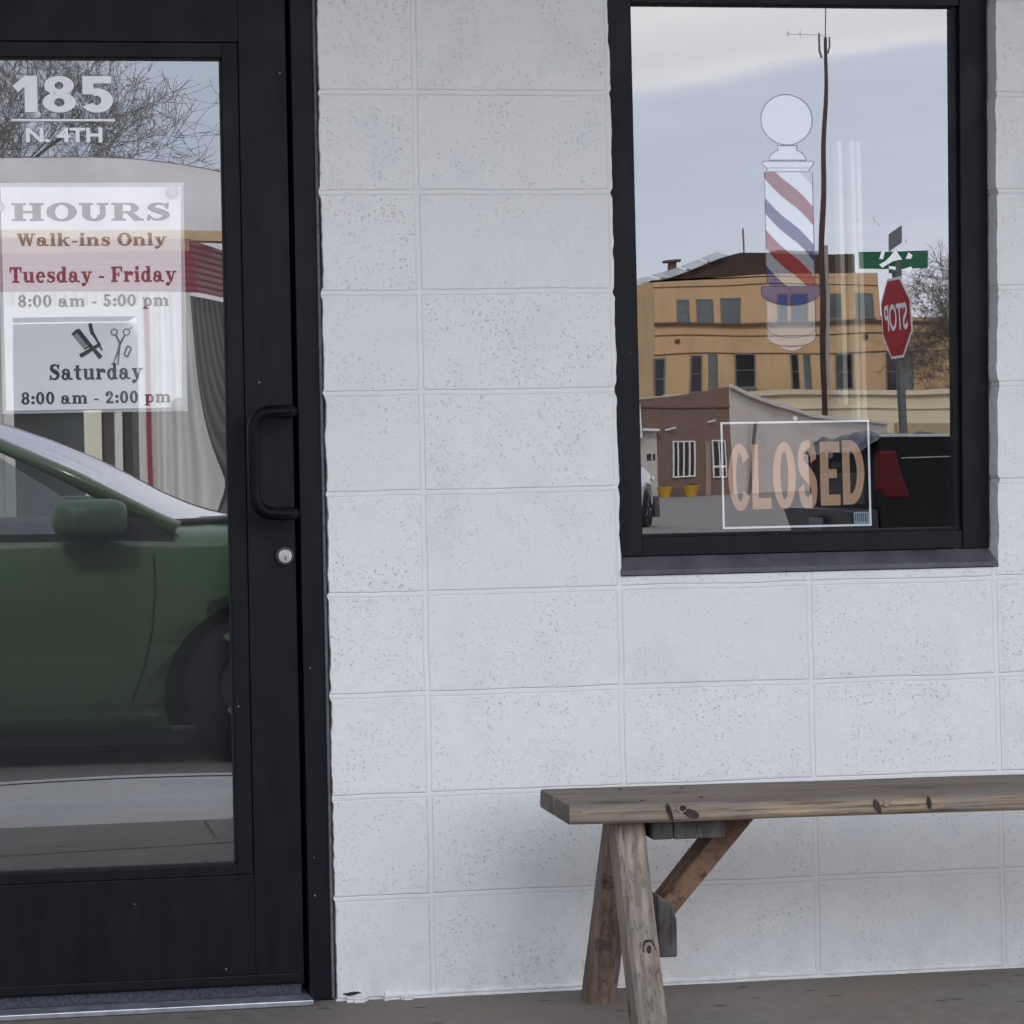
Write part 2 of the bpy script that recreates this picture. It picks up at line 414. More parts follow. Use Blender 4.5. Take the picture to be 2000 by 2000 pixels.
M_SCORE = Mat('score_line', (.06, .05, .045), .9).m
for i_, (a, b) in enumerate((((-1.6, -1.80), (1.2, -2.10)), ((-.15, -2.02), (-.13, -2.42)), ((-.05, -2.43), (.45, -3.44)))):
    a, b = Vector((*a, 0)), Vector((*b, 0)); t_ = (b - a).normalized(); n_ = Vector((-t_.y, t_.x, 0)) * .004; mm_ = MB(); k_ = 30; rw = []
    for j in range(k_ + 1):
        p_ = a.lerp(b, j / k_) + n_ * 1.6 * noise.noise(Vector((j * .4, i_, 0))); zz = .0012 if p_.y > -2.42 else -.0035 + (p_.y + 2.424) * .008 + .002
        rw.append([(p_.x + n_.x, p_.y + n_.y, zz), (p_.x - n_.x, p_.y - n_.y, zz)])
    mm_.grid(rw); g = mm_.build('walkway_joint', M_SCORE); tag(g, kind='structure')

# ------------------------------------------------------------------ the shop
shop = thing('shop_building', (0, 0, 0), 'white painted concrete block shop front with black framed glass door and window', 'building')
WX0, WX1, WZ0, WZ1 = .4064, 1.2350, .836, 2.13      # window opening
DX0, DX1, DZ1 = -1.33, -.197, 2.22                  # door opening
TH = .20
# the edges of the openings are slightly ragged, like split block
wall = MB()
def jag(z, ph): return .0028 * noise.noise(Vector((z * 17, ph, 0))) + .0022 * noise.noise(Vector((z * 60, ph, 3))) + (-.004 if abs((z / BH) - round(z / BH)) < .03 else 0)
def vstrip(x0, x1, z0, z1, j0=None, j1=None, n=160):
    zs = [z0 + (z1 - z0) * i / n for i in range(n + 1)]
    for a, b in zip(zs[:-1], zs[1:]):
        wall.face([(x0 + (jag(a, j0) if j0 else 0), 0, a), (x1 - (jag(a, j1) if j1 else 0), 0, a), (x1 - (jag(b, j1) if j1 else 0), 0, b), (x0 + (jag(b, j0) if j0 else 0), 0, b)])
        for xx, jj, sg in ((x0, j0, 1), (x1, j1, -1)):
            if jj:
                wall.face([(xx + sg * jag(a, jj), 0, a), (xx + sg * jag(b, jj), 0, b), (xx + sg * jag(b, jj), TH, b), (xx + sg * jag(a, jj), TH, a)])
wall.sm = True
vstrip(-9, DX0, 0, DZ1, None, 2.5, 60)
vstrip(DX1, WX0, 0, DZ1, 5.5, None, 260)
vstrip(WX0, WX1, 0, WZ0, None, None, 8)
vstrip(WX0, WX0 + .00001, WZ0, WZ1, None, None, 2)
vstrip(WX1, 9, 0, WZ0, None, None, 1)
vstrip(WX1, 9, WZ0, WZ1, None, None, 1)
vstrip(WX1, 9, WZ1, DZ1, None, None, 1)
# window reveals
zs = [WZ0 + (WZ1 - WZ0) * i / 120 for i in range(121)]
for a, b in zip(zs[:-1], zs[1:]):
    for xx, sg, ph in ((WX0, 1, 9.5), (WX1, -1, 7.5)):
        ja, jb = sg * (jag(a, ph) + .004), sg * (jag(b, ph) + .004)
        wall.face([(xx, 0, a), (xx + ja, 0, a), (xx + jb, 0, b), (xx, 0, b)])
        wall.face([(xx + ja, 0, a), (xx + jb, 0, b), (xx + jb, TH, b), (xx + ja, TH, a)])
wall.face([(WX0, 0, WZ0), (WX1, 0, WZ0), (WX1, TH, WZ0), (WX0, TH, WZ0)])
wall.face([(WX0, 0, WZ1), (WX1, 0, WZ1), (WX1, TH, WZ1), (WX0, TH, WZ1)])
wall.face([(WX0, 0, WZ1), (WX1, 0, WZ1), (WX1, 0, DZ1), (WX0, 0, DZ1)])
wall.face([(DX0, 0, DZ1), (DX1, 0, DZ1), (DX1, TH, DZ1), (DX0, TH, DZ1)])
wall.face([(-9, 0, DZ1), (9, 0, DZ1), (9, 0, 3.9), (-9, 0, 3.9)])
wall.face([(-9, 0, 3.9), (9, 0, 3.9), (9, 8, 3.9), (-9, 8, 3.9)])
for x in (-9, 9): wall.face([(x, 0, 0), (x, 8, 0), (x, 8, 3.9), (x, 0, 3.9)])
wall.face([(-9, 8, 0), (9, 8, 0), (9, 8, 3.9), (-9, 8, 3.9)])
def skew(v, x_from, top):
    x, y, z = v
    return (x + .024 * max(0.0, min(1.0, (x - .47) / .76)) * (z - .86) / 1.15, y, z) if x > x_from and .8 < z < top else v
wall.v = [skew(v, 1.20, 2.14) if v[0] < 1.26 else v for v in wall.v]
wall.build('wall', M_WALL, shop)
# mortar and flaking paint along the foot of the wall
mt = MB(); random.seed(3); rows = []
for i in range(700):
    x = -.10 + i * .003
    a_ = .5 + .5 * noise.noise(Vector((x * 9, 0, 1))); b_ = noise.noise(Vector((x * 60, 2, 1)))
    d_ = .0035 + .004 * a_ + .0018 * b_; h_ = .013 + .005 * noise.noise(Vector((x * 14, 5, 0))) + .002 * b_
    rows.append([(x, .004, -.003), (x, -d_ - .002, -.003), (x, -d_, h_ * .7), (x, -d_ * .4, h_), (x, .004, h_ + .001)])
mt.grid(rows)
for i in range(9):
    x = -.185 + random.random() * .12; mt.box(x, x + random.uniform(.008, .03), -random.uniform(.004, .022), .0, -.002, random.uniform(.003, .012), Matrix.Rotation(random.uniform(-.03, .03), 4, 'Z'))
mt.build('mortar_foot', M_WALL, shop, bevel=.0015)
m = MB(); m.sm = True; up_r = []
for i in range(13):
    x = -.186 + .040 * i / 12; th_ = .0045 * math.sin(math.pi * min(1, (i + 1) / 13)) ; zc_ = .014 + .0025 * noise.noise(Vector((i * .5, 3, 0))) + .00016 * i
    up_r.append([(x, -.0012, zc_ - th_), (x, -.0012, zc_ + th_ * .6)])
m.grid(up_r).build('crack', M_DARK, shop)
# canopy that shades the front
m = MB().box(-9, 9, -2.0, -.002, 2.80, 3.0)
m.build('canopy', mottled('canopy_soffit', (.42, .42, .43), .7, .1, 3).m, shop)
# interior
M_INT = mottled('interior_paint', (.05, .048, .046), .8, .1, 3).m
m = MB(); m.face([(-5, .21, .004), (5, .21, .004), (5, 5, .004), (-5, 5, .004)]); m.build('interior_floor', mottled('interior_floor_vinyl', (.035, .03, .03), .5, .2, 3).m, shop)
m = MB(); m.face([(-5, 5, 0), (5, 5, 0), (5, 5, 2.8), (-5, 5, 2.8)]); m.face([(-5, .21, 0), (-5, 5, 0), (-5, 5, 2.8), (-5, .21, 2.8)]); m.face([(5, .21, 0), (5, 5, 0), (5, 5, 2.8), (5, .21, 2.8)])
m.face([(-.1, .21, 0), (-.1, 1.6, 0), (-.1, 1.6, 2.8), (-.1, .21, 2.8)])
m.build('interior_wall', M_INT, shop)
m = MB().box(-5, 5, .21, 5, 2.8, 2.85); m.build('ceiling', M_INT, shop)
# pale trim posts just inside the window
def post(x0, x1, y, z0, z1): 
    MB().box(x0, x1, y, y + .03, z0, z1).build('interior_trim', M_TRIM, shop, bevel=.002)
M_TRIM = mottled('pale_trim_paint', (.50, .50, .40), .5, .05, 5).m

# ---- door frame
df = MB()
df.box(-.2505, -.205, .012, .13, 0.001, 2.215)      # jamb
df.box(-1.329, -1.275, .012, .13, 0.001, 2.215)
df.box(-1.275, -.2505, .012, .13, 2.155, 2.215)
dfo = df.build('door_frame', M_BLACK, shop, bevel=.0015)
MB().box(-.2065, -.2005, .006, .05, .004, 2.21).build('caulk_bead', M_CAULK, dfo, bevel=.002)
MB().box(-1.275, -.2505, -.03, .12, .001, .012).build('threshold', M_ALU, dfo, bevel=.002)
MB().box(-1.29, -.2505, .075, .13, .014, 2.154).build('door_stop', M_GASKET, dfo)
# ---- door leaf
LX0, LX1 = -1.268, -.2600
GX0, GX1, GZ0, GZ1 = -1.135, -.3905, .2775, 1.902
dr = MB()
dr.box(-.3570, LX1, .022, .066, .034, 2.148)        # lock stile
dr.box(LX0, -1.1690, .022, .066, .034, 2.148)
dr.box(-1.1685, -.3575, .0223, .066, 1.9335, 2.148)
dr.box(-1.1685, -.3575, .0223, .066, .034, .2560)
door = dr.build('door', M_BLACK, shop, bevel=.0012)
gs = MB()                                             # glazing stops, a hair lower than the stiles
gs.box(-.3905 + .0006, -.3580, .0262, .05, .2568, 1.9325)
gs.box(-1.1680, GX0 - .0006, .0262, .05, .2568, 1.9325)
gs.box(GX0, GX1, .0262, .05, GZ1 + .0006, 1.9325)
gs.box(GX0, GX1, .0262, .05, .2568, GZ0 - .0006)
gs.build('glazing_stop', M_BLACK, door, bevel=.001)
ga = MB()
ga.box(GX1 - .004, GX1 + .004, .034, .046, GZ0, GZ1); ga.box(GX0 - .004, GX0 + .004, .034, .046, GZ0, GZ1)
ga.box(GX0, GX1, .034, .046, GZ1 - .004, GZ1 + .004); ga.box(GX0, GX1, .034, .046, GZ0 - .004, GZ0 + .004)
ga.build('gasket', M_GASKET, door)
def pane(x0, x1, z0, z1, y, fn, name, mat, parent, nx=120, nz=140):
    m = MB(); m.sm = True
    m.grid([[(x0 + (x1 - x0) * i / nx, y + fn(i / nx, k / nz), z0 + (z1 - z0) * k / nz) for i in range(nx + 1)] for k in range(nz + 1)])
    return m.build(name, mat, parent, smooth=True)
def door_wave(u, v):
    e = max(0, (u - .80) / .20)
    s = .00016 * e ** 2.2 + .00036 * e ** 3 * math.exp(-((v - .47) / .135) ** 2) - .00010 * e ** 2.5 * math.exp(-((v - .80) / .09) ** 2)
    s += .000016 * math.sin(v * 23 + u * 5) + .00002 * math.sin(u * 11 + 1)
    return -s
pane(GX0, GX1, GZ0, GZ1, .0400, door_wave, 'glass_pane', M_GLASS, door)
MB().box(LX0 + .01, -.268, .012, .0215, .040, .058).build('door_sweep', M_BLACK, door, bevel=.002)
MB().box(LX0 + .01, -.266, .024, .034, .013, .034).build('sweep_brush', mottled('brush_grey', (.05, .055, .07), .9, .6, 160).m, door)
hp = [(-.272, .021, 1.184), (-.272, -.03, 1.184), (-.285, -.047, 1.184), (-.318, -.052, 1.183)]
for i in range(7):
    a = math.pi / 2 * i / 6; hp.append((-.318 - .036 * math.sin(a), -.052, 1.183 - .036 * (1 - math.cos(a))))
lo_ = [(x, y, 2.1640 - z) for x, y, z in hp][::-1]
MB().tube(hp + lo_, .0130, 16).build('pull_handle', Mat('handle_black', (.003, .003, .004), .42, 0, .12).m, door, smooth=True)
def disc(mb, cx, cz, y0, y1, r, n=32, sx=1.0):
    pts = [(cx + r * sx * math.cos(2 * math.pi * i / n), y0, cz + r * math.sin(2 * math.pi * i / n)) for i in range(n)]
    mb.prism(pts, (0, y1 - y0, 0)); return mb
disc(MB(), -.2835, .8935, .014, .0215, .0185).build('lock_collar', Mat('collar_dark', (.07, .065, .065), .3, .6).m, door, bevel=.002)
disc(MB(), -.2835, .8935, .0105, .0138, .0135).build('lock_cylinder', M_STEEL, door, bevel=.001)
k_ = disc(MB(), -.2835, .8900, .0095, .0103, .0075); k_.build('key_plug', Mat('plug_steel', (.45, .43, .42), .35, 1).m, door)
MB().box(-.2845, -.2825, .0090, .0094, .885, .893).build('keyway', M_DARK, door)

# ---- window
wf = MB()
wf.box(WX0 + .006, .4705, .034, .10, .8755, 2.125)
wf.box(1.1690, WX1 - .008, .034, .10, .8755, 2.125)
wf.box(.4712, 1.1683, .036, .10, .8755, .9135)
wf.box(.4712, 1.1683, .036, .10, 2.0235, 2.125)
wf.v = [skew(v, .47, 3) for v in wf.v]
win = wf.build('window', M_BLACK, shop, bevel=.0015)
ib = MB(); ib.box(1.1560, 1.1688, .046, .09, .914, 2.023); ib.box(.4712, 1.1683, .044, .052, .9137, .9205)
ib.v = [skew(v, .47, 3) for v in ib.v]
ib.build('glazing_bead', M_BLACK, win, bevel=.001)
def win_wave(u, v):
    s = .000035 * math.sin(v * 9.5 + 1.2 + u * 1.4) * math.sin(u * 3.0 + .5) + .000014 * math.sin(u * 24 + v * 5) + .000010 * math.sin(v * 31 + u * 9)
    s += .00005 * max(0, (.10 - u) / .10) ** 2
    return -s
wp_ = pane(.4690, 1.1700, .912, 2.0245, .0560, win_wave, 'glass_pane', M_GLASS, win)
for v_ in wp_.data.vertices: v_.co = skew(tuple(v_.co), .46, 3)
wg = MB(); wg.box(.4700, .4730, .050, .060, .915, 2.023); wg.box(.4712, 1.1683, .050, .060, 2.0205, 2.0240); wg.build('gasket', M_GASKET, win)
sl = MB(); sl.prism([(WX0 + .004, -.006, .838), (WX0 + .004, -.006, .848), (WX0 + .004, .040, .8745), (WX0 + .004, .040, .838)], (WX1 - WX0 - .016, 0, 0))
sl.build('sill', M_SILL, win, bevel=.001)

# ------------------------------------------------------------------ lettering
def text_mesh(body, x0, x1, z0, z1, y, bold=0.0, space=1.0):
    """flat letters of the built-in face, fitted into a rectangle of the x-z plane"""
    cu = bpy.data.curves.new('lettering', 'FONT'); cu.body = body; cu.fill_mode = 'FRONT'; cu.offset = bold; cu.space_character = space
    cu.resolution_u = 6
    ob = bpy.data.objects.new('lettering', cu); COL.objects.link(ob)
    bpy.context.view_layer.update()
    me = ob.to_mesh(); vs = [v.co.copy() for v in me.vertices]; fs = [tuple(p.vertices) for p in me.polygons]
    ob.to_mesh_clear(); bpy.data.objects.remove(ob); bpy.data.curves.remove(cu)
    xa, xb = min(v.x for v in vs), max(v.x for v in vs); ya, yb = min(v.y for v in vs), max(v.y for v in vs)
    mb = MB(); mb.v = [(x0 + (v.x - xa) / (xb - xa) * (x1 - x0), y, z0 + (v.y - ya) / (yb - ya) * (z1 - z0)) for v in vs]; mb.f = fs
    return mb

# a heavy bracket-serif face drawn from bars and bowls; height 1 = cap height
class Slab:
    def __init__(s): s.P = []; s.k = 0
    def poly(s, pts): s.P.append(pts)
    def R(s, a, b, c, d): s.poly([(a, b), (c, b), (c, d), (a, d)])
    def ring(s, cx, cy, rx, ry, ix, iy, a0=0, a1=360, n=28):
        for i in range(n):
            t0 = R_(a0 + (a1 - a0) * i / n); t1 = R_(a0 + (a1 - a0) * (i + 1) / n)
            s.poly([(cx + ix * math.cos(t0), cy + iy * math.sin(t0)), (cx + rx * math.cos(t0), cy + ry * math.sin(t0)),
                    (cx + rx * math.cos(t1), cy + ry * math.sin(t1)), (cx + ix * math.cos(t1), cy + iy * math.sin(t1))])
    def dot(s, cx, cy, r): s.poly([(cx + r * math.cos(2 * math.pi * i / 16), cy + r * math.sin(2 * math.pi * i / 16)) for i in range(16)])
    def ribbon(s, pts, ws, n=5):
        P = [Vector(p) for p in pts]; Q = []
        for i in range(len(P) - 1):
            a, b, c, d = P[max(i - 1, 0)], P[i], P[i + 1], P[min(i + 2, len(P) - 1)]
            for k in range(n):
                t = k / n; Q.append((.5 * ((2 * b) + (-a + c) * t + (2 * a - 5 * b + 4 * c - d) * t * t + (-a + 3 * b - 3 * c + d) * t ** 3), ws[i] + (ws[i + 1] - ws[i]) * t))
        Q.append((P[-1], ws[-1])); E = []
        for i, (q, w) in enumerate(Q):
            t = (Q[min(i + 1, len(Q) - 1)][0] - Q[max(i - 1, 0)][0]).normalized(); nn = Vector((-t.y, t.x)) * w / 2; E.append((q + nn, q - nn))
        for (a, b), (c, d) in zip(E[:-1], E[1:]): s.poly([tuple(a), tuple(b), tuple(d), tuple(c)])
    def line(s, x0, y0, x1, y1, w0, w1=None):
        w1 = w0 if w1 is None else w1
        s.poly([(x0 - w0 / 2, y0), (x0 + w0 / 2, y0), (x1 + w1 / 2, y1), (x1 - w1 / 2, y1)])
SF = .12; XH = .70
SP = [(.68, .74), (.60, .90), (.42, .95), (.24, .88), (.19, .73), (.30, .60), (.50, .50), (.65, .37), (.64, .19), (.44, .06), (.24, .09), (.13, .25)]
SWD = [.07, .10, .13, .19, .25, .27, .29, .27, .21, .13, .10, .07]
def glyph(ch):
    g = Slab(); st = .27; w = .8
    def stem(x, y0, y1, lo=1, hi=1, l=.1, r=.1, sw=st):
        g.R(x, y0, x + sw, y1)
        if lo: g.R(x - l, y0, x + sw + r, y0 + SF)
        if hi: g.R(x - l, y1 - SF, x + sw + (r if hi == 1 else 0), y1)
    if ch == 'H': stem(.1, 0, 1); stem(.68, 0, 1); g.R(.37, .44, .68, .56); w = 1.06
    elif ch == 'O': g.ring(.5, .5, .5, .53, .22, .40); w = 1.0
    elif ch == 'U':
        stem(.1, .32, 1, 0, 1); stem(.68, .32, 1, 0, 1, sw=.19); g.ring(.485, .34, .385, .37, .115, .23, 180, 360); w = .99
    elif ch == 'R': stem(.1, 0, 1, 1, 2); g.R(.37, .9, .6, 1); g.R(.37, .42, .6, .53); g.ring(.58, .71, .32, .29, .07, .19, -90, 90); g.line(.88, 0, .58, .5, .3, .26); g.R(.76, 0, 1.06, SF); w = 1.06
    elif ch == 'S':
        g.ribbon(SP, SWD); g.line(.70, .66, .72, 1.0, .08, .12); g.line(.09, .0, .11, .34, .12, .08); w = .84
    elif ch == 'W':
        g.line(.42, 0, .14, 1, .16, .27); g.line(.40, 0, .60, 1, .12, .12); g.line(.86, 0, .60, 1, .16, .26); g.line(.84, 0, 1.08, 1, .12, .12)
        g.R(-.02, .9, .34, 1); g.R(.44, .9, .78, 1); g.R(.94, .9, 1.24, 1); w = 1.24
    elif ch == 'T': g.R(.33, 0, .60, 1); g.R(.2, 0, .73, SF); g.R(.02, .87, .91, 1); g.poly([(.02, .62), (.10, .62), (.17, .9), (.02, .9)]); g.poly([(.83, .62), (.91, .62), (.91, .9), (.76, .9)]); w = .93
    elif ch == 'F': stem(.1, 0, 1, 1, 2); g.R(.3, .88, .84, 1); g.poly([(.76, .64), (.84, .64), (.84, .9), (.68, .9)]); g.R(.37, .44, .6, .55); g.R(.54, .34, .62, .66); w = .88
    elif ch == 'a':
        g.ring(.34, .48, .31, .235, .09, .12, 10, 180); g.dot(.17, .50, .12); g.R(.42, .05, .66, .50); g.ring(.29, .215, .28, .235, .09, .11); g.R(.6, 0, .84, SF); w = .86
    elif ch == 'l': stem(.08, 0, 1.02, 1, 2, .08, .08, .24); w = .42
    elif ch == 'k': stem(.08, 0, 1.02, 1, 2, .08, .05, .24); g.poly([(.32, .26), (.32, .40), (.62, .70), (.76, .70)]); g.line(.70, 0, .45, .45, .26, .2); g.R(.56, 0, .9, SF * .9); g.R(.5, .6, .86, .7); w = .90
    elif ch == 'i': stem(.08, 0, XH, 1, 2, .08, .08, .24); g.dot(.2, .9, .14); w = .42
    elif ch == 'n': stem(.08, 0, XH, 1, 2, .08, .06, .24); g.R(.56, 0, .80, .45); g.R(.48, 0, .88, SF * .9); g.ring(.52, .44, .28, .27, .05, .14, 0, 150); w = .92
    elif ch == 'm':
        stem(.08, 0, XH, 1, 2, .08, .05, .23)
        for dx in (0, .44):
            g.R(.50 + dx, 0, .73 + dx, .45); g.R(.44 + dx, 0, .79 + dx, SF * .9); g.ring(.47 + dx, .44, .26, .27, .05, .14, 0, 150)
        w = 1.27
    elif ch == 's': g.ribbon([(a * .80, b * .70) for a, b in SP], [q * .84 for q in SWD]); g.R(.52, .46, .60, .70); g.R(.04, 0, .12, .24); w = .66
    elif ch == 'u': g.R(.08, .25, .32, XH); g.R(0, .6, .2, XH); g.R(.54, 0, .78, XH); g.R(.44, .6, .6, XH); g.R(.7, 0, .88, SF * .9); g.ring(.34, .26, .26, .27, .04, .14, 180, 330); w = .90
    elif ch == 'e': g.ring(.36, .35, .35, .37, .13, .24, 0, 318); g.R(.12, .33, .70, .42); w = .74
    elif ch == 'd': g.ring(.34, .35, .33, .37, .10, .24); g.R(.46, 0, .70, 1.02); g.R(.36, .93, .5, 1.02); g.R(.6, 0, .82, SF * .9); w = .84
    elif ch == 'y': g.line(.46, .02, .20, XH, .22, .26); g.line(.44, .02, .70, XH, .12, .12); g.poly([(.38, .1), (.50, .1), (.34, -.2), (.20, -.2)]); g.dot(.17, -.14, .13); g.R(.02, .6, .42, XH); g.R(.54, .6, .86, XH); w = .84
    elif ch == 'r': stem(.08, 0, XH, 1, 2, .08, .1, .24); g.ring(.50, .42, .24, .28, .04, .14, 60, 170); g.dot(.60, .54, .13); w = .74
    elif ch == 't': g.R(.16, .16, .40, .92); g.R(.02, .58, .56, .70); g.ring(.42, .19, .26, .2, .04, .07, 180, 320); w = .62
    elif ch == 'p': g.R(.10, -.24, .34, XH); g.R(.0, .6, .2, XH); g.R(.0, -.24, .46, -.14); g.ring(.46, .35, .33, .37, .10, .24); w = .84
    elif ch == '8': g.ring(.34, .735, .29, .275, .10, .15); g.ring(.34, .275, .33, .295, .11, .16); w = .72
    elif ch == '0': g.ring(.35, .5, .34, .52, .12, .36); w = .74
    elif ch == '5': g.R(.12, .5, .22, 1.0); g.R(.12, .84, .60, 1.0); g.ring(.31, .31, .33, .33, .08, .2, -140, 110); g.dot(.13, .17, .12); w = .70
    elif ch == '1': g.R(.26, 0, .60, 1); g.poly([(.60, 1), (.26, 1), (-.06, .70), (.08, .54), (.26, .70)]); w = .70
    elif ch == '2': g.ring(.33, .69, .30, .32, .07, .2, -20, 180); g.poly([(.38, .5), (.62, .6), (.32, .16), (.06, .0), (.06, .16)]); g.R(.06, 0, .66, .17); g.dot(.16, .70, .12); w = .72
    elif ch == ':': g.dot(.16, .14, .135); g.dot(.16, .56, .135); w = .33
    elif ch == '-': g.R(.04, .27, .42, .40); w = .48
    elif ch == ' ': w = .34
    return g.P, w
def slab_text(body, x0, x1, z0, cap, y, cond=1.0):
    polys = []; cx = 0
    for ch in body:
        P, w = glyph(ch)
        for p in P: polys.append([(cx + a, b) for a, b in p])
        cx += w + .07
    allx = [a for p in polys for a, b in p]; xa, xb = min(allx), max(allx)
    mb = MB(); mb.sm = True
    for i, p in enumerate(polys):
        yy = y - .00004 * (i % 12)
        mb.face([(x0 + (a - xa) / (xb - xa) * (x1 - x0), yy, z0 + b * cap) for a, b in p])
    return mb

M_VINYL = Mat('white_vinyl', (.93, .93, .94), .4).m
def numerals(body, x0, x1, z0, z1, y):
    polys = []; cx = 0
    for ch in body:
        g = Slab()
        if ch == '1': g.R(.26, 0, .60, 1); g.poly([(.60, 1), (.26, 1), (-.06, .72), (.08, .56), (.26, .70)]); w_ = .74
        if ch == '8': g.ring(.45, .74, .40, .265, .12, .10, 0, 360, 40); g.ring(.45, .275, .445, .28, .14, .115, 0, 360, 40); w_ = 1.02
        if ch == '5': g.R(.06, .50, .36, 1); g.R(.36, .80, .84, 1); g.ring(.44, .33, .44, .335, .12, .13, -150, 120, 40); g.R(.36, .46, .50, .66); w_ = .9
        polys += [[(cx + a, b) for a, b in p] for p in g.P]; cx += w_
    xa = min(a for p in polys for a, b in p); xb = max(a for p in polys for a, b in p)
    mb = MB(); mb.sm = True
    for i, p in enumerate(polys): mb.face([(x0 + (a - xa) / (xb - xa) * (x1 - x0), y - .00004 * (i % 12), z0 + b * (z1 - z0)) for a, b in p])
    return mb
n1 = numerals('185', -.8130, -.6120, 1.7925, 1.8655, .0372); n1.build('address_number', M_VINYL, door)
MB().box(-.8165, -.6085, .0369, .0373, 1.7745, 1.7790).build('address_underline', M_VINYL, door)
n2 = text_mesh('N. 4TH', -.7880, -.6345, 1.7320, 1.7620, .0372, .03, 1.0); n2.build('address_street', M_VINYL, door)

# ---- opening hours sign
M_PAPER = Mat('sign_white_film', (.92, .92, .93), .5); M_PAPER.b.inputs['Transmission Weight'].default_value = 0
M_PAPER = M_PAPER.m
hs = thing('hours_sign', (-.655, .052, 1.19), 'white clear-edged opening hours sheet with red and black serif lettering behind the door glass', 'sign')
hs_o = Vector(hs.location)
def rel(mb, o):
    mb.v = [(a - o[0], b - o[1], c - o[2]) for a, b, c in mb.v]; return mb
YP = .0520
pts = [(-.8360, 1.1960), (-.4815, 1.1975), (-.4760, 1.6440), (-.8400, 1.6445)]
rel(MB().prism([(a, YP, b) for a, b in pts], (0, .0012, 0)), hs_o).build('sheet', M_PAPER, hs)
M_PLASTIC = film('clear_plastic_edge', (.85, .87, .88), .35)
rel(MB().box(-.8445, -.4700, YP + .002, YP + .003, 1.1900, 1.6530), hs_o).build('plastic_sleeve', M_PLASTIC, hs)
M_INKRED = Mat('dark_red_ink', (.13, .006, .014), .5).m; M_INKBLK = Mat('black_ink', (.008, .008, .010), .5).m; M_INKBRN = Mat('brown_black_ink', (.045, .030, .030), .5).m
YT = YP - .0006
for body, a, b, z, cap, mt_ in (('HOURS', -.8185, -.4995, 1.5760, .0360, M_INKBRN), ('Walk-ins Only', -.8090, -.5065, 1.5255, .0255, M_INKBRN),
                              ('Tuesday - Friday', -.8245, -.4880, 1.4520, .0315, M_INKRED), ('8:00 am - 5:00 pm', -.8085, -.5050, 1.4030, .0245, M_INKBRN),
                              ('Saturday', -.7485, -.5600, 1.2560, .0320, M_INKBLK), ('8:00 am - 2:00 pm', -.8055, -.5050, 1.2080, .0245, M_INKBLK)):
    rel(slab_text(body, a, b, z, cap, YT), hs_o).build('lettering', mt_, hs)
# the little drawing of barber tools
ic = MB(); ic.sm = True
def P2(px, py):  # drawing grid -> sheet
    return (-.7340 + px * .0000995, 1.3880 - py * .0000985)
icn = [0]
def ipoly(mb, pts):
    icn[0] += 1; yy = YT - .00004 * (icn[0] % 9)
    mb.face([(P2(a, b)[0], yy, P2(a, b)[1]) for a, b in pts])
def iline(mb, a, b, w, w2=None):
    a, b = Vector(a), Vector(b); t = (b - a).normalized(); n = Vector((-t.y, t.x)); w2 = w if w2 is None else w2
    ipoly(mb, [a + n * w / 2, b + n * w2 / 2, b - n * w2 / 2, a - n * w / 2])
iline(ic, (480, 860), (900, 610), 90, 70); iline(ic, (700, 640), (900, 900), 60, 100); iline(ic, (860, 600), (740, 380), 45, 60)
iline(ic, (740, 420), (690, 190), 75, 75); iline(ic, (860, 640), (930, 740), 40)
iline(ic, (330, 420), (450, 320), 60); iline(ic, (440, 320), (730, 700), 90, 80); iline(ic, (560, 715), (680, 650), 40)
rel(ic, hs_o).build('razor_drawing', M_INKBLK, hs)
ig = MB(); ig.sm = True
ipoly(ig, [(340, 440), (460, 350), (640, 620), (550, 700)])
rel(ig, hs_o).build('comb_drawing', Mat('grey_ink', (.30, .29, .30), .5).m, hs)
sc_ = MB(); sc_.sm = True
def iring(mb, cx, cy, r, w, n=18):
    for i in range(n):
        a, b = 2 * math.pi * i / n, 2 * math.pi * (i + 1) / n
        ipoly(mb, [(cx + (r - w) * math.cos(a), cy + (r - w) * math.sin(a)), (cx + r * math.cos(a), cy + r * math.sin(a)), (cx + r * math.cos(b), cy + r * math.sin(b)), (cx + (r - w) * math.cos(b), cy + (r - w) * math.sin(b))])
iring(sc_, 1180, 375, 75, 24); iring(sc_, 1430, 375, 75, 24); iline(sc_, (1480, 310), (1550, 280), 22)
iline(sc_, (1215, 440), (1290, 600), 34, 44); iline(sc_, (1395, 440), (1290, 620), 34, 50); iline(sc_, (1285, 620), (1245, 1050), 50, 22); iline(sc_, (1270, 700), (1150, 1030), 36, 22)
for a, b in (((1440, 660), (1370, 840)), ((1525, 700), (1440, 890)), ((1440, 660), (1525, 700)), ((1370, 840), (1440, 890))): iline(sc_, a, b, 34)
rel(sc_, hs_o).build('scissors_drawing', Mat('dark_grey_ink', (.075, .08, .09), .5).m, hs)
M_CUP = Mat('suction_cup', (.45, .46, .47), .15, 0, .8).m
for cx_, cz_ in ((-.4935, 1.6330), (-.4900, 1.2040)):
    m = MB(); disc(m, cx_, cz_, .0415, .050, .0085, 20); disc(m, cx_, cz_, .044, .0465, .013, 20)
    rel(m, hs_o).build('suction_cup', M_CUP, hs, bevel=.001)

sg2 = thing('dark_sign', (-1.0, .053, 1.25), 'dark red sign sheet cut off at the left edge, beside the hours sheet', 'sign')
MB().box(-.13, .1535, 0, .0015, .09, .335).build('sheet', mottled('dark_red_film', (.10, .01, .03), .5, .2, 8).m, sg2)
m = MB(); disc(m, .157, .355, -.0110, -.003, .010, 20); m.build('suction_cup', M_CUP, sg2)

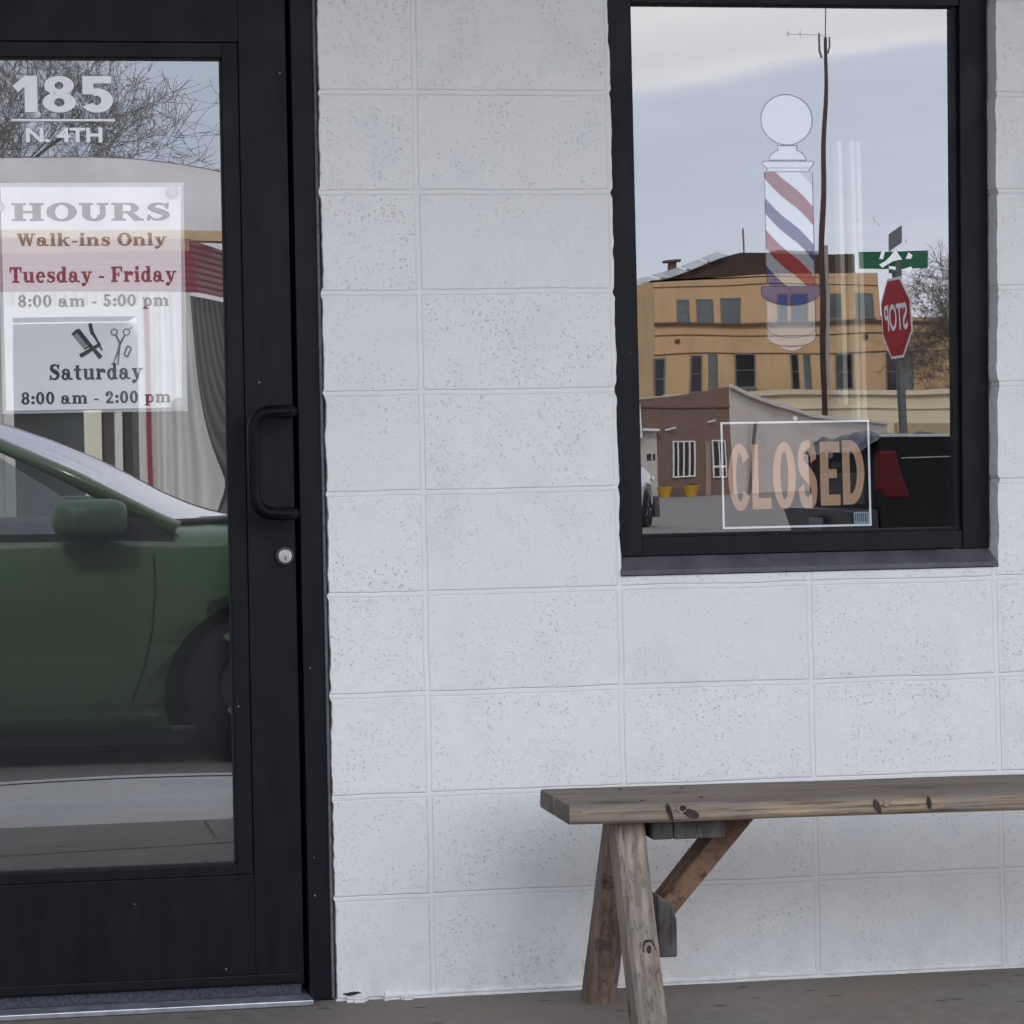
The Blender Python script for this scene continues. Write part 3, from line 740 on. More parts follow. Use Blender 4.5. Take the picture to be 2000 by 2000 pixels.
# ---- barber pole decal on the window
bp = thing('barber_pole_decal', (.8115, .0545, 1.285), 'translucent barber pole decal with globe and red and blue stripes on the window glass', 'decal')
bo = Vector(bp.location); YD = .0552
F_W = film('decal_white', (.86, .90, .94), .36); F_R = film('decal_red', (.62, .03, .035), .33); F_B = film('decal_blue', (.025, .05, .36), .33); F_L = film('decal_line', (.07, .08, .14), .42)
def poly(pts, y, mat, name): return rel(MB().face([(a, .0592 if mat is F_W else y, b) for a, b in pts]), bo).build(name, mat, bp)
def outline(pts, y, w, close=True):
    mb = MB(); mb.sm = True; n = len(pts)
    for i in range(n if close else n - 1):
        a, b = Vector(pts[i]), Vector(pts[(i + 1) % n]); t = (b - a); 
        if t.length < 1e-7: continue
        t.normalize(); nn = Vector((-t.y, t.x)) * w / 2
        mb.face([(a.x + nn.x, y, a.y + nn.y), (b.x + nn.x, y, b.y + nn.y), (b.x - nn.x, y, b.y - nn.y), (a.x - nn.x, y, a.y - nn.y)])
    return rel(mb, bo)
def arc(cx, cz, rx, rz, a0, a1, n=24): return [(cx + rx * math.cos(R_(a0 + (a1 - a0) * i / n)), cz + rz * math.sin(R_(a0 + (a1 - a0) * i / n))) for i in range(n + 1)]
CXD = .8115
gl_ = arc(CXD, 1.7835, .0565, .0530, 0, 360, 48)[:-1]
poly(gl_, YD, F_W, 'globe'); lines = outline(gl_, YD - .0003, .0022)
def addm(a, b): 
    o = len(a.v); a.v += b.v; a.f += [tuple(i + o for i in f) for f in b.f]
neck = [(CXD - .022, 1.7290), (CXD + .022, 1.7290)] + arc(CXD, 1.6985, .0405, .0240, 60, 0, 8) + arc(CXD, 1.6985, .0405, .0240, 180, 120, 8)
poly(neck, YD, F_W, 'neck'); addm(lines, outline(neck, YD - .0003, .0020))
capp = [(CXD - .0555, 1.6960), (CXD + .0575, 1.6960), (CXD + .0575, 1.6905), (CXD + .049, 1.6810), (CXD + .046, 1.6740), (CXD - .044, 1.6740), (CXD - .046, 1.6810), (CXD - .0555, 1.6900)]
poly(capp, YD, F_W, 'collar'); addm(lines, outline(capp, YD - .0003, .0018)); addm(lines, outline([(CXD - .048, 1.682), (CXD + .049, 1.682)], YD - .0004, .0012, False))
# striped drum, 0.105 wide
X0, X1, ZT, ZB = .7600, .8655, 1.6735, 1.4330
def clipstripe(zl0, zl1, drop):
    """stripe starting at the left edge between zl0 (top) and zl1, curving down to the right"""
    n = 16; top = []; bot = []
    for i in range(n + 1):
        u = i / n; c = drop * (u + .035 * math.sin(2 * math.pi * u))
        x = X0 + (X1 - X0) * u
        top.append((x, min(ZT, max(ZB, zl0 - c)))); bot.append((x, min(ZT, max(ZB, zl1 - c))))
    return top + bot[::-1]
H0 = .1005
seq = []
z = 1.7550; cols = ['w', 'r', 'w', 'b']; i = 0
stops = [(1.745, 'w'), (1.7000, 'r'), (1.6610, 'w'), (1.6200, 'b'), (1.5870, 'w'), (1.5530, 'r'), (1.5140, 'w'), (1.4770, 'b'), (1.4400, 'w'), (1.40, 'x')]
names = {'w': 'white_stripe', 'r': 'red_stripe', 'b': 'blue_stripe'}
for (za, c), (zb, _) in zip(stops[:-1], stops[1:]):
    if c == 'x': break
    st_ = clipstripe(za, zb, H0)
    mb = MB(); mb.sm = True; n = len(st_) // 2
    for k in range(n - 1):
        q = [st_[k], st_[k + 1], st_[2 * n - 2 - k], st_[2 * n - 1 - k]]
        if abs(q[0][1] - q[3][1]) + abs(q[1][1] - q[2][1]) > 1e-6: mb.face([(a, .0592 if c == 'w' else YD, b) for a, b in q])
    if mb.f: rel(mb, bo).build(names[c], {'w': F_W, 'r': F_R, 'b': F_B}[c], bp)
mb = MB(); mb.sm = True      # last stripe, purple-red, runs to the foot
addm(lines, outline([(X0, ZB), (X0, ZT)], YD - .0003, .0018, False)); addm(lines, outline([(X1, ZB), (X1, ZT)], YD - .0003, .0018, False))
band = [(CXD - .0640, 1.4330), (CXD + .0640, 1.4330)] + arc(CXD, 1.4180, .0640, .0240, 0, -180, 24)
poly(band, YD, F_B, 'blue_band'); addm(lines, outline(band, YD - .0003, .0020))
foot = [(CXD - .0520, 1.4130), (CXD - .0520, 1.3250)] + arc(CXD, 1.3250, .0520, .0200, 180, 360, 20) + [(CXD + .0560, 1.4130)] + arc(CXD, 1.4110, .0560, .0190, 0, -180, 20)
foot = arc(CXD, 1.4120, .0535, .0195, 180, 360, 20) + arc(CXD, 1.3270, .0535, .0210, 360, 180, 20)
poly(foot, YD, F_W, 'foot'); addm(lines, outline(foot, YD - .0003, .0018))
addm(lines, outline(arc(CXD, 1.3460, .0535, .0210, 180, 360, 20), YD - .0004, .0016, False))
addm(lines, outline(arc(CXD, 1.3600, .0535, .0180, 180, 225, 8), YD - .0004, .0014, False)); addm(lines, outline(arc(CXD, 1.3600, .0535, .0180, 315, 360, 8), YD - .0004, .0014, False))
tip = arc(CXD, 1.3080, .0240, .0110, 180, 360, 12)
poly(tip, YD, F_W, 'tip'); addm(lines, outline(tip, YD - .0003, .0016))
lines.build('outline', F_L, bp)

# bright glints, painted as flat white patches on the pane
glints = thing('painted_glints', (1.06, .0548, 1.56), 'bright white patches on the glass painted as glints around the reflected street sign', 'painted glints')
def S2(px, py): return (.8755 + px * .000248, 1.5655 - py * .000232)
M_GLINT = Mat('glint_white', (.95, .97, .96), .4).m
glint_polys = [[(533, 380), (590, 350), (640, 300), (680, 240), (740, 335), (660, 350), (600, 385), (560, 410)], [(560, 250), (590, 250), (570, 330), (535, 330)],
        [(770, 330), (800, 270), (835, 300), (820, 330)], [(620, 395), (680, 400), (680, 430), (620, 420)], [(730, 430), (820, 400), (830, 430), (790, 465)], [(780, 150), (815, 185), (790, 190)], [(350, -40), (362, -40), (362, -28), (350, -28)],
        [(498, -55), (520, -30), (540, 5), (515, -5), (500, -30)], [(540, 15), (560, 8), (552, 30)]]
for k, p in enumerate(glint_polys):
    MB().face([(S2(a, b)[0] - 1.06, -.0001 * (k % 3), S2(a, b)[1] - 1.56) for a, b in p]).build('glint', M_GLINT, glints)

# ---- CLOSED sign
cs = thing('closed_sign', (.816, .064, .925), 'black CLOSED sign with orange letters and thin white border in the lower window', 'sign')
co_ = Vector(cs.location)
cx0, cx1, cz0, cz1 = .6540, .9805, .9265, 1.1500
rel(MB().box(cx0, cx1, .0640, .0665, cz0, cz1), co_).build('board', Mat('sign_black', (.004, .004, .006), .7, 0, .08).m, cs)
b = MB(); w = .0042
b.box(cx0, cx1, .0630, .0638, cz1 - w, cz1); b.box(cx0, cx1, .0630, .0638, cz0, cz0 + w); b.box(cx0, cx0 + w, .0630, .0638, cz0 + w, cz1 - w); b.box(cx1 - w, cx1, .0630, .0638, cz0 + w, cz1 - w)
rel(b, co_).build('border', Mat('sign_white', (.85, .85, .87), .4).m, cs)
M_OR = Mat('sign_orange', (.46, .28, .17), .5, 0, .2).m
# condensed block letters
def block_letter(ch, x0, x1, z0, z1, y):
    g = Slab(); s = .30
    if ch == 'C': g.ring(.5, .5, .5, .5, .16, .36, 35, 325, 40)
    elif ch == 'L': g.R(0, 0, .34, 1); g.R(.34, 0, 1, .17)
    elif ch == 'O': g.ring(.5, .5, .5, .5, .17, .36, 0, 360, 48)
    elif ch == 'S': g.ribbon([(.80, .70), (.74, .86), (.50, .93), (.24, .84), (.20, .68), (.34, .56), (.62, .46), (.80, .32), (.76, .15), (.50, .07), (.26, .14), (.18, .32)], [.30, .26, .145, .26, .32, .26, .26, .32, .28, .145, .24, .30], 6)
    elif ch == 'E': g.R(0, 0, .42, 1); g.R(.42, 0, 1, .17); g.R(.42, .83, 1, 1); g.R(.42, .43, .84, .57)
    elif ch == 'D': g.R(0, 0, .34, 1); g.ring(.36, .5, .64, .5, .30, .33, -90, 90, 30); g.R(.34, .83, .37, 1); g.R(.34, 0, .37, .17)
    mb = MB(); mb.sm = True
    for i, p in enumerate(g.P): mb.face([(x0 + a * (x1 - x0), y - .00004 * (i % 9), z0 + b_ * (z1 - z0)) for a, b_ in p])
    return mb
for ch, a, b_, za, zb in (('C', 1422, 1467, 865, 995), ('L', 1468, 1505, 867, 992), ('O', 1509, 1554, 863, 993), ('S', 1557, 1597, 862, 991), ('E', 1602, 1641, 864, 988), ('D', 1646, 1689, 862, 987)):
    xa = .6540 + (a - 1409) * (cx1 - cx0) / 292; xb = .6540 + (b_ - 1409) * (cx1 - cx0) / 292
    z1_ = 1.1500 - (za - 823) * .2235 / 206; z0_ = 1.1500 - (zb - 823) * .2235 / 206
    rel(block_letter(ch, xa, xb, z0_, z1_, .0632), co_).build('letter', M_OR, cs)
bc = MB(); bc.box(cx1 - w - .0340, cx1 - w - .001, .0630, .0636, cz0 + w + .001, cz0 + w + .0255)
rel(bc, co_).build('barcode_label', Mat('label_pale', (.30, .40, .46), .5).m, cs)
bc = MB()
for k in range(7): bc.box(cx1 - w - .032 + k * .0043, cx1 - w - .030 + k * .0043 + (.0008 if k % 2 else 0), .0624, .0628, cz0 + w + .004, cz0 + w + .023)
rel(bc, co_).build('barcode', Mat('label_dark', (.03, .04, .05), .5).m, cs)
m = MB(); disc(m, .8170, 1.1555, .060, .0635, .0045, 14); rel(m, co_).build('hanging_tab', Mat('tab_clear', (.6, .6, .6), .3).m, cs)

#POSTS
post(1.041, 1.052, .33, 1.19, 1.78); post(1.071, 1.082, .33, 1.145, 1.78); post(1.0855, 1.096, .33, 1.145, 1.78)

# ------------------------------------------------------------------ bench
BZ = .430
bench = thing('bench', (.187, -.149, 0), 'weathered wooden plank bench with splayed legs under the shop window', 'bench', R_(-3.0))
LEN = 1.95
def plank(y0, y1, mat):
    m = MB(); random.seed(int(y1 * 1000) + 5)
    rows = []
    n = 40
    prof = [(y0 + .006, 0), (y0, .006), (y0, .030), (y0 + .006, .036), (y1 - .007, .036), (y1, .030), (y1, .006), (y1 - .006, 0)]
    for i in range(n + 1):
        x = LEN * i / n
        dz = .0015 * noise.noise(Vector((x * 3, y0 * 9, 0))); sk = 1 if 0 < i < n else .965
        rows.append([(x + .003 * noise.noise(Vector((y * 40, z_ * 40, i))) * (0 if 0 < i < n else 1), (y - (y0 + y1) / 2) * sk + (y0 + y1) / 2 + .0015 * noise.noise(Vector((x * 5, y1 * 7, z_ * 30))), BZ - .036 + z_ + dz) for y, z_ in prof])
    m.grid(rows, close=True); m.face(rows[0][::-1]); m.face(rows[-1])
    return m.build('seat_plank', mat, bench, bevel=.002)
plank(-.240, -.1175, M_WOOD); plank(-.1165, .006, M_WOOD)
def leg(p0, p1, w, d, mat, name='leg'):
    """rectangular bar from p0 (top) to p1 (foot), w along x, d along y"""
    p0, p1 = Vector(p0), Vector(p1); m = MB(); n = 10; rows = []
    for i in range(n + 1):
        q = p0.lerp(p1, i / n); j = .0012
        c = .007
        pr = [(-w / 2 + c, -d / 2), (w / 2 - c, -d / 2), (w / 2, -d / 2 + c), (w / 2, d / 2 - c), (w / 2 - c, d / 2), (-w / 2 + c, d / 2), (-w / 2, d / 2 - c), (-w / 2, -d / 2 + c)]
        rows.append([(q.x + a + j * noise.noise(Vector((a * 30, b_ * 30, i * .6 + p0.x * 9))), q.y + b_ + j * noise.noise(Vector((a * 30, b_ * 30, i * .6 + 5))), q.z) for a, b_ in pr])
    m.grid(rows, close=True); m.face(rows[0]); m.face(rows[-1][::-1])
    return m.build(name, mat, bench)
zt = BZ - .037
for sx, fx in ((1, 0), (-1, LEN)):
    X_ = lambda v: fx + sx * v
    leg((X_(.1250), -.166, zt), (X_(.1380), -.262, .0), .057, .072, M_LEG)
    leg((X_(.1450), -.075, zt), (X_(.1200), .050, .0), .056, .068, M_LEG2)
    # cleats under the seat
    m = MB(); m.box(X_(.166), X_(.207), -.205, -.010, zt - .037, zt); m.build('cleat', M_OLD, bench, bevel=.004)
    m = MB(); m.box(X_(.209), X_(.309), -.200, -.010, zt - .038, zt); m.build('cleat', M_OLD, bench, bevel=.003)
    # spreader between the legs
    m = MB(); m.prism([(X_(.184), -.165, .246), (X_(.214), -.165, .228), (X_(.222), -.165, .196), (X_(.222), -.165, .126), (X_(.186), -.165, .126)], (0, .07, 0)); m.build('spreader', M_OLD, bench, bevel=.004)
    # diagonal brace, cut level under the seat
    m = MB(); m.prism([(X_(.206), -.130, .2290), (X_(.346), -.130, zt), (X_(.402), -.130, zt), (X_(.2255), -.130, .1965), (X_(.2255), -.130, .2100)], (0, .07, 0)); m.build('brace', M_BRACE, bench, bevel=.003)

for bx_, by_ in ((.150, -.20), (.150, -.04), (LEN - .15, -.20), (LEN - .15, -.04), (.27, -.18), (.27, -.05)):
    m = MB(); m.prism([(bx_ + .0045 * math.cos(i * .628), by_ + .0045 * math.sin(i * .628), BZ + .0004) for i in range(10)], (0, 0, .0012)); m.build('screw_head', M_DARK, bench)
M_KNOT = mottled('dark_knot', (.045, .034, .03), .8, .5, 60, 0, .2, .6, 200, .002).m
M_KNOTL = mottled('pale_knot', (.26, .20, .16), .8, .3, 60).m
def knot(x, z, y, rx, rz, mat, tilt=0, seed=0):
    n = 22; pts = []
    for i in range(n):
        a = 2 * math.pi * i / n; r = 1 + .28 * noise.noise(Vector((math.cos(a) * 1.5, math.sin(a) * 1.5, seed * 3.1)))
        u, v = rx * r * math.cos(a), rz * r * math.sin(a)
        pts.append((x + u * math.cos(tilt) - v * math.sin(tilt), y, z + u * math.sin(tilt) + v * math.cos(tilt)))
    MB().prism(pts, (0, .004, 0)).build('knot', mat, bench)
YF = -.2427
knot(.190, BZ - .016, YF, .0045, .0165, M_KNOT, .30, 1); knot(.214, BZ - .010, YF, .0110, .0080, M_KNOTL, .35, 2); knot(.2150, BZ - .0100, YF - .0006, .0060, .0055, M_KNOT, .3, 3)
knot(.232, BZ - .021, YF, .0160, .0075, M_KNOT, -.4, 9)
knot(.590, BZ - .018, YF, .0050, .0150, M_KNOT, .42, 4); knot(.608, BZ - .012, YF, .0075, .0070, M_KNOTL, .3, 5); knot(.690, BZ - .015, YF, .0042, .0105, M_KNOT, .1, 6)
kl = (.1400, .163, -.2590)
knot(kl[0], kl[1], kl[2], .0125, .0165, M_KNOT, 0, 7); knot(kl[0], kl[1], kl[2] - .0006, .0096, .0132, M_KNOTL, 0, 8); knot(kl[0], kl[1], kl[2] - .0012, .0048, .0070, M_KNOT, 0, 2)

# ================================================================== across the street (seen mirrored in the glass)
def YD_(D): return .1 - D          # distance behind the mirror plane -> real position in front of the shop

# ---- corrugated metal building with red roof edge
M_CORR = Mat('white_corrugated_metal', (.66, .65, .63), .5, .0)
w = M_CORR.n('ShaderNodeTexWave'); w.wave_type = 'BANDS'; w.bands_direction = 'X'; w.inputs['Scale'].default_value = 2.1
M_CORR.l(M_CORR.co(), w.inputs['Vector'])
st = M_CORR.noise(M_CORR.co((1.5, 1.5, .25)), 2.0, 6)
M_CORR.color(M_CORR.mix(M_CORR.math('MULTIPLY', w.outputs['Fac'], .35), M_CORR.ramp(st, [(.3, (.52, .51, .48)), (.7, (.72, .71, .69))]), (.36, .35, .34)))
M_CORR.bump(w.outputs['Fac'], .05, .8); M_CORR = M_CORR.m
M_CORRG = Mat('shaded_grey_corrugated_metal', (.13, .125, .12), .6, 0)  # darker grey puts the side wall's shade into its colour
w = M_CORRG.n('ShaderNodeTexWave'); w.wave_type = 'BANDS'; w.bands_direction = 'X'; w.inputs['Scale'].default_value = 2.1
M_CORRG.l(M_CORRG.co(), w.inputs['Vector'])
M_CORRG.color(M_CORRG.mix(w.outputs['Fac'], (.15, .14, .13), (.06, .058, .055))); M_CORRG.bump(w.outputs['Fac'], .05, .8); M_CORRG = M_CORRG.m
M_RED = Mat('red_roof_metal', (.36, .03, .03), .45, 0)
w = M_RED.n('ShaderNodeTexWave'); w.wave_type = 'BANDS'; w.bands_direction = 'Z'; w.inputs['Scale'].default_value = 3.2; w.inputs['Distortion'].default_value = .6
M_RED.l(M_RED.co(), w.inputs['Vector'])
M_RED.color(M_RED.mix(M_RED.math('MULTIPLY', w.outputs['Fac'], .6), (.21, .018, .026), (.09, .010, .016))); M_RED.bump(w.outputs['Fac'], .04, .6); M_RED = M_RED.m
M_TAN = mottled('tan_flashing', (.55, .40, .24), .6, .12, 2).m
mb_ = thing('metal_building', (0, YD_(28), -.22), 'long white corrugated metal garage with red roof edge reflected in the door glass', 'building')
H = .22
m = MB()
def seg(m, x0, x1, z0, z1, y=0): m.face([(x0, y, z0), (x1, y, z0), (x1, y, z1), (x0, y, z1)])
ev = 3.72 + H
m.box(-16, .70, -.15, 0, 0, ev); m.box(2.62, 3.20, -.15, 0, 0, ev); m.box(.70, 2.62, -.15, 0, 3.44 + H, ev)
m.build('wall', M_CORR, mb_)
# side wall turning away
ang = math.atan2(-7, 4.2)
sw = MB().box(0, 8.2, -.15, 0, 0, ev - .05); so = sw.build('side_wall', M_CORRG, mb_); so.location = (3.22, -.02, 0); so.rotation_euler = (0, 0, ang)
MB().face([(-16, .0, ev), (3.30, .0, ev), (3.30, -.35, ev + .78), (-16, -.35, ev + .92)]).face([(3.30, .0, ev), (7.5, -7, ev - .02), (7.1, -7.2, ev + .6), (3.30, -.35, ev + .78)]).build('roof_edge', M_RED, mb_)
m = MB(); m.box(-16, 3.3, -.6, -.36, ev + .80, ev + .93); m.box(-.2, 4.6, -1.2, -.9, ev + .84, ev + .98); m.build('ridge_flashing', M_TAN, mb_)
MB().face([(-16, -.26, ev + .70), (3.27, -.26, ev + .56), (3.27, -.33, ev + .79), (-16, -.33, ev + .93)]).face([(3.27, -.26, ev + .56), (7.3, -7.0, ev + .42), (7.0, -7.1, ev + .62), (3.27, -.33, ev + .79)]).build('upper_roof_band', mottled('brown_band', (.26, .13, .075), .6, .2, 3).m, mb_)
m = MB(); m.box(.56, .70, -.02, .03, 0, 3.52 + H); m.box(2.50, 2.62, -.02, .03, 0, 3.52 + H); m.box(.70, 2.50, -.02, .03, 3.36 + H, 3.52 + H); m.build('door_frame', mottled('white_trim_paint', (.60, .60, .58), .5, .06, 3).m, mb_)
MB().tube([(2.66, .05, 0), (2.62, .05, 3.5 + H)], .035, 8).build('downpipe', Mat('downpipe_red', (.25, .02, .03), .5).m, mb_)
MB().box(-16, 6, -6.2, -6, 0, 3.9).build('back_wall', mottled('pale_green_lining', (.80, .85, .82), .7, .12, 1.2).m, mb_)
m = MB(); m.box(1.76, 2.02, -.75, -.65, 0, 2.30); m.build('interior_column', Mat('cream_column', (.85, .83, .68), .5).m, mb_)
m = MB(); m.box(2.22, 2.33, -.75, -.65, 0, 2.26); m.build('interior_column', Mat('white_column', (.85, .86, .84), .5).m, mb_)
m = MB(); m.box(2.03, 2.20, -.85, -.76, 0, 2.28); m.box(2.34, 2.49, -.85, -.76, 0, 2.28); m.build('interior_door', Mat('brown_column', (.07, .055, .045), .5).m, mb_)
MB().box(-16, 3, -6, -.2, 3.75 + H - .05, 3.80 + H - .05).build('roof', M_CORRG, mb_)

# ---- quonset roof behind it
qn = thing('arched_building', (2.3, YD_(45), -.22), 'pale grey building with a low arched roof behind the red roofed garage', 'building')
m = MB(); n = 40; rows = []
arcp = [(-9 + 18 * i / n, 0) for i in range(n + 1)]
arcp = [(x, 8.28 - 2.6 * abs(x / 7.2) ** 3.2 * 1.2 if abs(x) < 8.4 else 2) for x, _ in arcp]
for y in (0, -14): rows.append([(x, y, max(.0, z)) for x, z in arcp])
m.grid(rows)
m.build('roof', mottled('weathered_grey_roof', (.66, .65, .67), .6, .12, .8).m, qn, smooth=True)
m = MB()
for a, b in zip(arcp[:-1], arcp[1:]): m.face([(a[0], -.02, 0), (b[0], -.02, 0), (b[0], -.02, max(0, b[1] - .01)), (a[0], -.02, max(0, a[1] - .01))])
m.build('end_wall', mottled('grey_end_wall', (.74, .72, .75), .7, .14, .7).m, qn)

# ---- bare trees
M_BARK = mottled('grey_brown_bark', (.13, .11, .09), .9, .35, 3).m
def bare_tree(name, loc, height, seed, label, spread=1.0, depth=7, lean=0.0, r0=.32, kids=(3, 4), min_r=.011):
    rnd = random.Random(seed); t = thing(name, loc, label, 'tree', group='bare trees across the street')
    tr = MB(); cr_ = MB(); tr.sm = cr_.sm = True
    def grow(p, d, ln, r, lv):
        mb = tr if lv == 0 else cr_
        pts = [p]; q = p.copy(); dd = d.copy(); k = 4 if lv < 3 else 3
        for i in range(k):
            dd = (dd + Vector((rnd.gauss(0, .2), rnd.gauss(0, .2), rnd.gauss(.03, .14))) * (1 if lv else .3)).normalized()
            q = q + dd * ln / k; pts.append(q.copy())
        r1 = max(min_r * .6, r * .62)
        mb.tube(pts, [r + (r1 - r) * i / k for i in range(k + 1)], 7 if lv < 2 else (4 if lv < 4 else 3), cap=False)
        if lv >= depth: return
        nk = rnd.randint(*kids) + (1 if lv == 0 else 0)
        for j in range(nk):
            at = pts[-1] if j < 2 else pts[rnd.randint(2, k)]
            az = rnd.uniform(0, 2 * math.pi); sp = rnd.uniform(.35, .95) * spread * (.8 if lv == 0 else 1)
            u = dd.orthogonal().normalized(); u.rotate(Matrix.Rotation(az, 3, dd))
            nd = (dd * math.cos(sp) + u * math.sin(sp) + Vector((lean * .15, 0, .10))).normalized()
            grow(at.copy(), nd, ln * rnd.uniform(.62, .84), max(min_r, r1 * rnd.uniform(.62, .9)), lv + 1)
    grow(Vector((0, 0, 0)), Vector((lean * .1, 0, 1)).normalized(), height * .27, r0, 0)
    tr.build('trunk', M_BARK, t, smooth=True); cr_.build('crown', M_BARK, t)
    return t
bare_tree('bare_tree', (4.0, YD_(62), -.3), 18.5, 11, 'big spreading bare tree rising behind the arched roof in the door glass', 1.15, 7, .05, .34, (3, 4), min_r=.008)
bare_tree('bare_tree', (8.6, YD_(68), -.3), 12.0, 17, 'smaller bare tree at the right edge of the door glass', 1.3, 7, .1, .20, (3, 4), min_r=.007)
bare_tree('bare_tree', (-1.5, YD_(75), -.3), 19.0, 23, 'tall bare tree at the left edge of the door glass', 1.15, 7, .1, .34, (3, 4), min_r=.008)
bare_tree('bare_tree', (61.8, YD_(122), -.3), 15.5, 31, 'leafless twiggy tree beside the tan building in the window reflection', 1.2, 7, -.1, .20, (3, 4), .012)

# ---- tan building
M_STUC = Mat('tan_stucco', (.56, .385, .225), .85, 0, .2)
_a = M_STUC.noise(M_STUC.co(), .35, 6, .65); _b = M_STUC.noise(M_STUC.co((1.4, 1.4, .16)), 1.2, 6, .6)
M_STUC.color(M_STUC.mix(M_STUC.math('MULTIPLY', M_STUC.ramp(_b, [(.48, 0.0), (.75, 1.0)]), .45), M_STUC.ramp(_a, [(.3, (.50, .34, .20)), (.7, (.60, .42, .25))]), (.33, .24, .16))); M_STUC = M_STUC.m
M_STUC2 = mottled('grey_tan_stucco', (.50, .36, .23), .85, .10, .3, 0, .2).m
M_LINE = Mat('dark_joint', (.10, .06, .04), .8).m
M_WFR = Mat('window_frame_grey', (.16, .15, .14), .5).m
M_WG = Mat('far_window_pane', (.10, .115, .125), .1, 0, .8).m
M_WGD = Mat('far_window_pane_dark', (.012, .013, .016), .15, 0, .6).m
tb = thing('tan_building', (47.2, YD_(135), -.3), 'three storey tan stucco building with dark penthouse in the window reflection', 'building')
tO = Vector(tb.location)
def T(mb): return rel(mb, tO)
yf = YD_(135)
T(MB().box(47.2, 61.8, yf - 14, yf, -.3, 13.0)).build('wall', M_STUC, tb)
T(MB().prism([(47.2, yf, 13.0), (61.8, yf, 13.0), (61.8, yf, 13.38), (47.2, yf, 12.88)], (0, -.5, 0))).build('parapet', M_STUC, tb)
T(MB().prism([(47.195, yf - .01, -.3), (45.3, yf - 6, -.3), (45.3, yf - 6, 12.5), (47.195, yf - .01, 12.88)], (.3, -.3, 0))).build('angled_wall', M_STUC, tb)
T(MB().box(61.81, 66.3, yf - 14, yf + .0, -.3, 10.48)).build('wing_wall', M_STUC, tb)
T(MB().box(66.31, 79, yf - 14, yf - .25, -.3, 10.48)).build('wing_side_wall', M_STUC2, tb)
m = MB(); m.box(47.15, 66.3, yf, yf + .22, 10.02, 10.20); m.box(47.15, 66.3, yf, yf + .05, 9.36, 9.42); m.box(47.15, 66.3, yf, yf + .05, 8.22, 8.28); m.box(47.2, 61.8, yf, yf + .04, 12.5, 12.55); T(m).build('ledge', M_LINE, tb)
up = [(48.39, 48.98, 10.25, 11.62), (49.64, 50.72, 10.25, 11.65), (51.45, 52.6, 10.25, 11.7), (54.91, 55.43, 10.3, 11.78), (55.87, 56.98, 10.31, 11.8), (58.4, 59.05, 10.39, 11.83), (60.1, 61.2, 10.46, 11.89)]
lo = [(46.9, 47.63, 5.73, 7.98), (49.14, 49.71, 6.02, 8.04), (50.32, 50.83, 6.08, 8.1), (52.27, 53.41, 6.18, 8.15), (55.71, 56.14, 5.94, 8.15), (56.69, 57.06, 5.93, 8.15), (58.95, 59.79, 6.0, 8.15), (62.14, 62.82, 5.92, 8.15), (63.42, 64.0, 5.97, 8.15)]
for i, (a, b, c, d) in enumerate(up + lo):
    if a < 47.2: a = 47.22
    up_ = i < len(up)
    m = MB(); f_ = .09
    m.box(a - f_, a, yf - .02, yf + .06, c - f_, d + f_); m.box(b, b + f_, yf - .02, yf + .06, c - f_, d + f_); m.box(a, b, yf - .02, yf + .06, d, d + f_); m.box(a, b, yf - .02, yf + .06, c - f_, c); m.box(a, b, yf + .0, yf + .05, (c + d) / 2 - .03, (c + d) / 2 + .03)
    m.box(a - .16, b + .16, yf - .02, yf + .14, c - f_ - .12, c - f_ - .01)
    fr = T(m).build('window', M_WFR, tb)
    m = MB(); m.face([(a, yf + .02, c), (b, yf + .02, c), (b, yf + .02, d), (a, yf + .02, d)])
    T(m).build('pane', M_WG if (up_ or i % 3 == 0) else M_WGD, fr)
T(MB().prism([(46.6, yf - 2, 12.4), (48.4, yf - 2, 13.2), (53.4, yf - 2, 14.72), (61.0, yf - 2, 14.75), (61.0, yf - 2, 12.4)], (0, -8, 0))).build('penthouse', mottled('dark_brown_cladding', (.045, .026, .022), .7, .3, .6).m, tb)
T(MB().box(56.3, 59.3, yf - 6, yf - 3, 14.75, 15.06)).build('roof_unit', mottled('grey_metal', (.32, .31, .30), .5, .1, 1).m, tb)
m = MB()
for k in range(4):
    x0, x1 = 46.9 + k * 1.45, 46.9 + k * 1.45 + 1.2; z0, z1 = 12.75 + (x0 - 46.9) * .31, 12.75 + (x1 - 46.9) * .31
    m.prism([(x0, yf - 1.6, z0), (x1, yf - 1.6, z1), (x1 - .3, yf - 2.6, z1 + .32), (x0 - .3, yf - 2.6, z0 + .32)], (0, 0, .05))
T(m).build('solar_panel', mottled('panel_glass', (.42, .44, .47), .25, .1, 1).m, tb)
m = MB(); m.tube([(49.1, yf - 3, 12.8), (49.1, yf - 3, 14.3)], .24, 14); m.tube([(49.1, yf - 3, 14.3), (49.1, yf - 3, 14.42)], .50, 14); T(m).build('chimney', mottled('rust_brown_flue', (.12, .075, .06), .6, .2, 2).m, tb)
m = MB(); m.tube([(54.0, yf - 3, 14.7), (54.0, yf - 3, 16.5)], .05, 6); T(m).build('antenna', M_WFR, tb)
m = MB(); disc(m, 48.3, 9.0, yf + .01, yf + .1, .14, 12); T(m).build('wall_vent', M_LINE, tb)
m = MB(); disc(m, 60.6, 9.15, yf + .01, yf + .1, .17, 12); T(m).build('wall_vent', M_LINE, tb)

